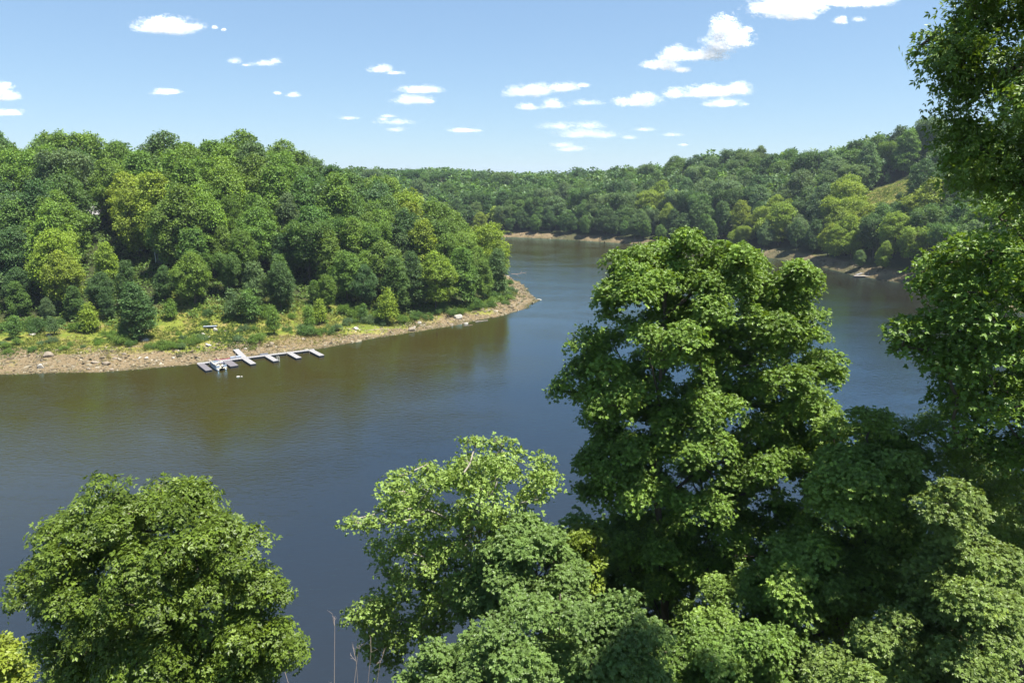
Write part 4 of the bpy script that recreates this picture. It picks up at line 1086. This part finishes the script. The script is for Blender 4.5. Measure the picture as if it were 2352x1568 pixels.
q = P0 + EA * 15.9 + NB * 1.85
e = empty('dock_box', (q[0], q[1], zf(*q) + .02), AZ_E); tag(e, 'slate grey storage box standing behind the dock on the shore', 'box')
MB().box(0, 0, .45, 1.9, .9, .9, 0, .05).build('body', M['grey_box'], e); MB().box(0, 0, .955, 1.98, .98, .10, 0, .04).build('lid', M['grey_box'], e)

q = P0 + EA * 6.3 + NB * 1.95
e = empty('kayak', (q[0], q[1], max(zf(*q), .3) + .02), AZ_E + .05); tag(e, 'narrow dark red kayak lying behind the pontoon boat', 'kayak')
V_, F_ = [], []
nL, nR = 17, 10
for i in range(nL):
    t = -1 + 2 * i / (nL - 1); wd = .36 * max(.02, 1 - abs(t) ** 2.4); rk = .30 * abs(t) ** 2.6; hh = .34
    for j in range(nR):
        a = 2 * math.pi * j / nR; V_.append((t * 2.3, wd * math.cos(a), .2 + rk + (.17 if math.sin(a) < 0 else .10) * math.sin(a)))
for i in range(nL - 1):
    for j in range(nR): F_.append((i * nR + j, i * nR + (j + 1) % nR, (i + 1) * nR + (j + 1) % nR, (i + 1) * nR + j))
MB().add(V_, F_).build('hull', M['red'], e, smooth=True)
MB().tube([(.35 * math.cos(a) * 1.3, .22 * math.sin(a), .315) for a in np.linspace(0, 2 * math.pi, 17)], .025, 6, cap=False).build('cockpit_rim', M['black'], e, smooth=True)

# pontoon boat in its slip
bc = P0 + EA * 3.65 + FD * 3.9
boat = empty('pontoon_boat', (bc[0], bc[1], 0), AZ_F + math.pi); tag(boat, 'cream and blue grey pontoon boat moored in the left slip of the dock', 'boat')
for sy in (-.85, .85):
    MB().tube([(-3.1, sy, .18), (-2.9, sy, .18), (2.3, sy, .18), (2.9, sy, .24), (3.3, sy, .38)], [.20, .30, .30, .22, .04], 12).build('pontoon', M['alu'], boat, smooth=True)
MB().box(0, 0, .56, 6.2, 2.4, .10, 0, .02).build('deck', M['cream'], boat)
for sy in (-1.17, 1.17):
    pn_ = MB().box(-.1, sy, .95, 5.2, .05, .66, 0, .01).build('side_panel', M['bluegrey'], boat)
    rm = MB(); rm.tube([(-2.7, sy, 1.31), (2.5, sy, 1.31)], .03, 6)
    for xx_ in (-2.7, -1.4, -.1, 1.2, 2.5): rm.tube([(xx_, sy + .045 * np.sign(sy), .62), (xx_, sy + .045 * np.sign(sy), 1.31)], .022, 6)
    rm.build('rail', M['alu'], pn_)
MB().box(2.52, 0, .95, .05, 2.28, .66, 0, .01).build('bow_panel', M['bluegrey'], boat)
for sy in (-.75, .75): MB().box(-2.72, sy, .95, .05, .75, .66, 0, .01).build('stern_panel', M['bluegrey'], boat)
def seat(cx, cy, sx, sy, bx, by, bsx, bsy):
    mb = MB(); mb.box(cx, cy, .82, sx, sy, .40, 0, .06); mb.box(bx, by, 1.12, bsx, bsy, .52, 0, .07); mb.build('bench_seat', M['cream'], boat)
seat(1.5, .82, 1.7, .55, 1.5, 1.04, 1.7, .16); seat(1.5, -.82, 1.7, .55, 1.5, -1.04, 1.7, .16); seat(-1.9, .80, 1.4, .58, -1.9, 1.04, 1.4, .16)
for xx_, yy_ in ((-.5, -.45), (-2.2, -.75)):
    mb = MB(); mb.tube([(xx_, yy_, .62), (xx_, yy_, .9)], .06, 8); mb.box(xx_, yy_, .98, .55, .55, .16, 0, .06); mb.box(xx_ - .24, yy_, 1.28, .14, .52, .5, 0, .06); mb.build('captain_chair', M['cream'], boat)
cs = MB().box(.25, -.75, .98, .55, .65, .75, 0, .06, top=.8).build('console', M['white'], boat)
MB().tube([(-.06 + .03 * math.cos(a), -.72 + .17 * math.sin(a), 1.22 + .17 * math.cos(a)) for a in np.linspace(0, 2 * math.pi, 15)], .018, 5, cap=False).build('steering_wheel', M['black'], cs)
MB().tube([(.5, .15, .62), (.5, .15, 1.15)], .04, 8).box(.5, .15, 1.18, .8, .6, .05, 0, .02).build('table', M['white'], boat)
mb = MB(); mb.box(-3.35, 0, 1.15, .62, .48, .58, 0, .12, top=.8); om = mb.build('outboard_motor', M['black'], boat, smooth=False)
MB().box(-3.3, 0, .45, .26, .18, .9, 0, .05).tube([(-3.55, 0, -.25), (-3.15, 0, -.25)], [.06, .10], 8).build('lower_unit', M['black'], om)
MB().tube([(-2.55, -1.0, 1.62), (-2.5, 0, 1.72), (-2.55, 1.0, 1.62)], [.10, .16, .10], 8).build('folded_canopy', M['canvas'], boat, smooth=True)
mb = MB()
for sy in (-1.14, 1.14): mb.tube([(-1.2, sy, 1.3), (-2.0, sy * .98, 1.75), (-2.55, sy * .9, 1.62)], .022, 6); mb.tube([(-2.6, sy, 1.3), (-2.55, sy * .92, 1.62)], .02, 6)
mb.build('canopy_frame', M['alu'], boat)

x, y, z = at_z(547, 865); e = empty('foam_float', (x, y, 0)); tag(e, 'two joined white foam pieces drifting off the pontoon boat', 'float')
MB().box(0, 0, .05, .7, .32, .18, .2, .06).build('foam_block', M['white'], e); MB().box(.75, .1, .04, .4, .25, .13, -.3, .05).build('foam_block', M['white'], e)
x, y, z = ground_hit(483, 754, 140); e = empty('dock_section', (x, y, z + .05), .16); tag(e, 'grey dock section lying in the grass above the beach', 'dock section')
d_ = MB().box(0, 0, .40, 3.6, 1.1, .14, 0, .03).build('deck', M['fascia'], e); MB().box(0, 0, .17, 3.3, .9, .30, 0, .05).build('float', M['float'], e)
x, y, z = ground_hit(483, 796, 140); mb = MB()
for k in range(4): mb.box(rng.normal(0, .35), rng.normal(0, .25), .22 + .16 * k, rng.uniform(.4, .9), rng.uniform(.3, .5), rng.uniform(.10, .22), rng.uniform(0, 3), .04)
o = mb.build('foam_scraps', M['white']); o.location = (x, y, z); tag(o, 'heap of broken white foam on the beach above the dock', 'foam scraps')

# far right shore: old dock with a ramp
x, y, _ = at_z(1996, 636); e = empty('old_dock', (x, y, 0), -.10); tag(e, 'weathered grey dock low on the water at the far right shore', 'dock')
planks((0, 0), 13.5, 2.0, 0, .55, .08, .9).build('walkway', M['wood'], e); slab('float', (0, 0), 13.2, 1.8, 0, .46, .5, M['float'], e)
mb = MB(); mb.add([(-4.5, 2.2, .6), (-4.5, 3.8, .6), (4.5, 6.4, 2.6), (4.5, 8.0, 2.6), (-4.5, 2.2, .4), (-4.5, 3.8, .4), (4.5, 6.4, 2.4), (4.5, 8.0, 2.4)], [(0, 2, 3, 1), (4, 5, 7, 6), (0, 4, 6, 2), (1, 3, 7, 5), (0, 1, 5, 4), (2, 6, 7, 3)])
mb.build('ramp', M['deck'], e)
mb = MB()
for px_ in (-5.5, 0, 5.5): mb.tube([(px_, 1.15, -.8), (px_, 1.15, 1.9)], .11, 8)
mb.build('post', M['wood'], e)

# ------------------------------------------------------------------ houses glimpsed through the left wood
def gable(mb, L, W, z0, z1, ov=.5, th=.22):
    h = z1 - z0; x0, x1, y = -L / 2 - ov, L / 2 + ov, W / 2 + ov; k = h / (W / 2); ze = z0 - k * ov
    V_ = [(x0, -y, ze), (x1, -y, ze), (x1, 0, z1), (x0, 0, z1), (x0, y, ze), (x1, y, ze)]
    V_ += [(a, b, c + th) for a, b, c in V_]
    return mb.add(V_, [(6, 7, 8, 9), (9, 8, 11, 10), (0, 3, 2, 1), (3, 4, 5, 2), (0, 1, 7, 6), (4, 10, 11, 5), (0, 6, 9, 3), (3, 9, 10, 4), (1, 2, 8, 7), (2, 5, 11, 8)])
def walls(mb, L, W, H, zr, z0=-1.5):
    a, b = L / 2, W / 2
    V_ = [(-a, -b, z0), (a, -b, z0), (a, b, z0), (-a, b, z0), (-a, -b, H), (a, -b, H), (a, b, H), (-a, b, H), (-a, 0, zr), (a, 0, zr)]
    return mb.add(V_, [(0, 1, 5, 4), (2, 3, 7, 6), (1, 2, 6, 9, 5), (3, 0, 4, 8, 7), (4, 5, 9, 8), (6, 7, 8, 9)])
def window(e, cx, cy, cz, w, h):
    f = MB()
    for sx, sz, ww, hh in ((0, h / 2, w, .1), (0, -h / 2, w, .1), (-w / 2, 0, .1, h), (w / 2, 0, .1, h), (0, 0, .05, h)): f.box(cx + sx, cy, cz + sz, ww + (.1 if ww == w else 0), .12, hh + (0 if hh == .1 else -.1), 0, 0)
    wo = f.build('window', M['white'], e); MB().box(cx, cy + .03, cz, w - .1, .06, h - .1).build('pane', M['glass'], wo)
e = empty('hillside_house', H1, .12); tag(e, 'house with a pale grey gable roof half hidden high in the left wood', 'house')
walls(MB(), 11, 7.5, 3.1, 5.6).build('wall', M['house_wall'], e); gable(MB(), 11, 7.5, 3.12, 5.65).build('roof', M['roof'], e)
for cx_ in (-3.5, 0, 3.5): window(e, cx_, -3.80, 1.7, 1.4, 1.3)
e = empty('lakeside_house', H2, .2); tag(e, 'dark two storey house with a railed deck glimpsed in the shade of the left wood', 'house')
walls(MB(), 9, 7, 5.6, 7.8).build('wall', M['house_wall'], e); gable(MB(), 9, 7, 5.62, 7.9).build('roof', M['house_wall'], e)
for cx_ in (-2.6, 0, 2.6):
    window(e, cx_, -3.55, 4.3, 1.5, 1.5)
    window(e, cx_, -3.55, 1.4, 1.5, 2.0)
dk = MB().box(0, -4.9, 2.85, 9, 2.6, .18, 0, .02).build('balcony', M['wood'], e)
mb = MB()
for i in range(10): mb.box(-4.4 + i * .98, -6.12, 3.45, .09, .09, 1.0)
mb.box(0, -6.12, 4.0, 9, .10, .09); mb.box(0, -6.12, 3.1, 9, .07, .07); mb.build('railing', M['white'], dk)
mb = MB()
for i in range(4): mb.box(-4.2 + i * 2.8, -6.0, .9, .18, .18, 3.7)
mb.build('post', M['white'], dk)
e = empty('patio_umbrella', UM); tag(e, 'pale open patio umbrella in the shade left of the dark house', 'umbrella')
MB().tube([(0, 0, -.3), (0, 0, 2.5)], .035, 8).build('pole', M['wood'], e)
V_ = [(0, 0, 2.75)] + [(1.35 * math.cos(a), 1.35 * math.sin(a), 2.15) for a in np.linspace(0, 2 * math.pi, 9)[:-1]] + [(0, 0, 2.70)] + [(1.35 * math.cos(a), 1.35 * math.sin(a), 2.08) for a in np.linspace(0, 2 * math.pi, 9)[:-1]]
F_ = [(0, 1 + i, 1 + (i + 1) % 8) for i in range(8)] + [(9, 10 + (i + 1) % 8, 10 + i) for i in range(8)] + [(1 + i, 10 + i, 10 + (i + 1) % 8, 1 + (i + 1) % 8) for i in range(8)]
MB().add(V_, F_).build('canopy', M['umbrella'], e)

# ------------------------------------------------------------------ clouds: flat based puffs about 1.2 km up, built of fine vapour flecks
CLOUDS = [
 ('bright lens shaped cloud alone high at the upper left', [(383, 62, 62, 20), (350, 66, 36, 14), (430, 65, 34, 9), (372, 50, 28, 12), (400, 72, 40, 12)]),
 ('tiny puff right of the lens shaped cloud', [(494, 64, 7, 4), (514, 69, 5, 3)]),
 ('thin wispy cloud with a small head at its right', [(606, 146, 28, 8), (632, 141, 14, 7), (538, 141, 13, 8), (565, 150, 10, 3)]),
 ('small flat oval cloud left of centre over the wooded hill', [(382, 212, 32, 8)]),
 ('tiny round cloud left of its twin', [(638, 215, 8, 4)]),
 ('tiny round cloud right of its twin', [(673, 219, 13, 6)]),
 ('small ragged cloud with a trailing tail left of centre', [(874, 160, 24, 10), (908, 168, 18, 5)]),
 ('double decked flat cloud left of centre', [(965, 208, 48, 10), (945, 232, 42, 13), (985, 234, 12, 5)]),
 ('faint layered cloud under the double decked cloud', [(890, 267, 18, 4), (905, 281, 36, 7), (880, 274, 12, 4), (908, 299, 22, 6)]),
 ('small flat cloud low above the distant ridge', [(1066, 300, 31, 6)]),
 ('cloud cut by the left picture edge', [(12, 199, 18, 9), (14, 222, 30, 13), (-30, 215, 40, 20)]),
 ('flat cloud low at the left picture edge', [(28, 260, 32, 8), (-20, 262, 30, 7)]),
 ('faint wisp left of the layered cloud', [(800, 272, 22, 4)]),
 ('large white cloud cut by the top edge at the right', [(1800, 20, 68, 28), (1850, 10, 55, 26), (1760, 25, 32, 14), (1830, 38, 45, 12)]),
 ('flat cloud cut by the top edge right of the large white cloud', [(1975, 6, 62, 16), (2010, 0, 40, 10), (1925, 8, 30, 10)]),
 ('small puff under the top edge clouds', [(1930, 50, 16, 10)]),
 ('wisp right of the small puff under the top edge clouds', [(1972, 46, 14, 6)]),
 ('tall ragged cloud trailing down to the left', [(1668, 62, 28, 26), (1690, 92, 36, 26), (1650, 105, 34, 24), (1630, 128, 34, 16), (1590, 130, 32, 14), (1545, 128, 28, 20), (1530, 150, 26, 16), (1500, 152, 28, 10), (1720, 70, 10, 8), (1655, 80, 22, 20)]),
 ('scrap of cloud under the tall ragged cloud', [(1565, 162, 18, 7)]),
 ('long cloud with a rounded left end right of centre', [(1210, 212, 46, 15), (1240, 208, 30, 14), (1298, 203, 30, 12), (1340, 197, 12, 5)]),
 ('small cloud below the left end of the long cloud', [(1212, 247, 20, 8)]),
 ('small cloud below the middle of the long cloud', [(1268, 242, 28, 12)]),
 ('flat wisp below the right end of the long cloud', [(1350, 237, 32, 8)]),
 ('rounded cloud alone between two larger clouds', [(1466, 236, 46, 14), (1480, 226, 28, 12)]),
 ('broad cloud with three rounded heads at the right', [(1548, 218, 22, 13), (1615, 214, 44, 17), (1660, 212, 40, 15), (1695, 207, 32, 16)]),
 ('flat cloud tucked under the broad three headed cloud', [(1665, 239, 40, 11)]),
 ('faint broken cloud low right of centre', [(1280, 290, 38, 9), (1350, 289, 34, 9), (1345, 306, 62, 11), (1320, 312, 30, 7), (1385, 312, 28, 7)]),
 ('faint cloud patch just above the ridge', [(1290, 333, 24, 7), (1318, 342, 28, 7), (1300, 345, 20, 5)]),
 ('little low wisp, uppermost of the four at right', [(1480, 298, 22, 5)]),
 ('little low wisp, leftmost of the four at right', [(1445, 317, 17, 4)]),
 ('little low wisp, rightmost of the four at right', [(1546, 310, 22, 4)]),
 ('little low wisp, lowest of the four at right', [(1570, 333, 11, 3)]),
]
r3 = np.random.default_rng(9)
for lab, lobes in CLOUDS:
    vb = max(v + h for u, v, w, h in lobes); elev = math.atan((405 - min(vb, 372)) / 1568)
    Y = 1200 / math.tan(elev)
    faint = 'faint' in lab or 'wisp' in lab
    V_, nfl = [], 0
    pts, szs = [], []
    for u, v, w, h in lobes:
        n = int(w * h * (5.0 if faint else 10.0) + 110)
        q = r3.normal(size=(n * 4, 3)); q = unit(q) * (r3.random((len(q), 1)) ** (1 / 2.3)) * 1.55
        pu, pv = u + q[:, 0] * w, v - q[:, 2] * h
        rad = np.linalg.norm(q, axis=1)
        # ragged, torn edges and a flatter base
        nz_ = fbm(pu / 19 + .3 * q[:, 1] + 7, pv / 10, q[:, 1] * 1.3 + w, 71, 5)
        dens = 1.12 - rad + (2.5 if faint else 2.6) * (nz_ - .5) - np.maximum(0, -q[:, 2] - .35) * 1.1 + (.10 if faint else 0)
        keep = r3.random(len(q)) < sstep(-.32, .85, dens)
        q, pu, pv = q[keep][:n], pu[keep][:n], pv[keep][:n]
        dY = q[:, 1] * w * 2.2 / 1568 * Y
        for a, b, c_ in zip(pu, pv, dY): pts.append(at_y(a, b, Y + c_))
    pts = np.array(pts); n = len(pts)
    px = Y / 1568
    sz = r3.uniform(.7, 2.0, n) * px * (1.0 if faint else 1.15)
    N = unit(np.array(SUN_DIR)[None] * 1.0 + r3.normal(0, .35, (n, 3)))
    A_ = unit(np.cross(N, unit(r3.normal(size=(n, 3))))); B_ = np.cross(N, A_)
    ang = np.linspace(0, 2 * np.pi, 7)[:-1]
    Vq = pts[:, None] + sz[:, None, None] * (np.cos(ang)[None, :, None] * A_[:, None] + np.sin(ang)[None, :, None] * B_[:, None])
    c0 = pts.mean(0)
    o = link_obj('cloud', np_mesh('cloud', (Vq - c0).reshape(-1, 3), np.arange(n * 6).reshape(n, 6)), M['cloud']); o.location = c0
    tag(o, lab, 'cloud', 'fair weather clouds')

# ------------------------------------------------------------------ summer haze
hz = NT('haze_air'); pv = hz.n('ShaderNodeVolumePrincipled')
pv.inputs['Color'].default_value = (.72, .84, 1.0, 1); pv.inputs['Density'].default_value = HAZE; pv.inputs['Anisotropy'].default_value = .2
hz.l(pv.outputs[0], hz.out.inputs['Volume'])
me = np_mesh('haze', np.array([(x, y, z) for z in (-9, 125) for y in (-4200, 12400) for x in (-9200, 9200)], float), np.array([(0, 2, 3, 1), (4, 5, 7, 6), (0, 1, 5, 4), (2, 6, 7, 3), (0, 4, 6, 2), (1, 3, 7, 5)]))
tag(link_obj('haze', me, hz.m), 'thin blue summer haze over the lake and hills', 'haze', kind='stuff')
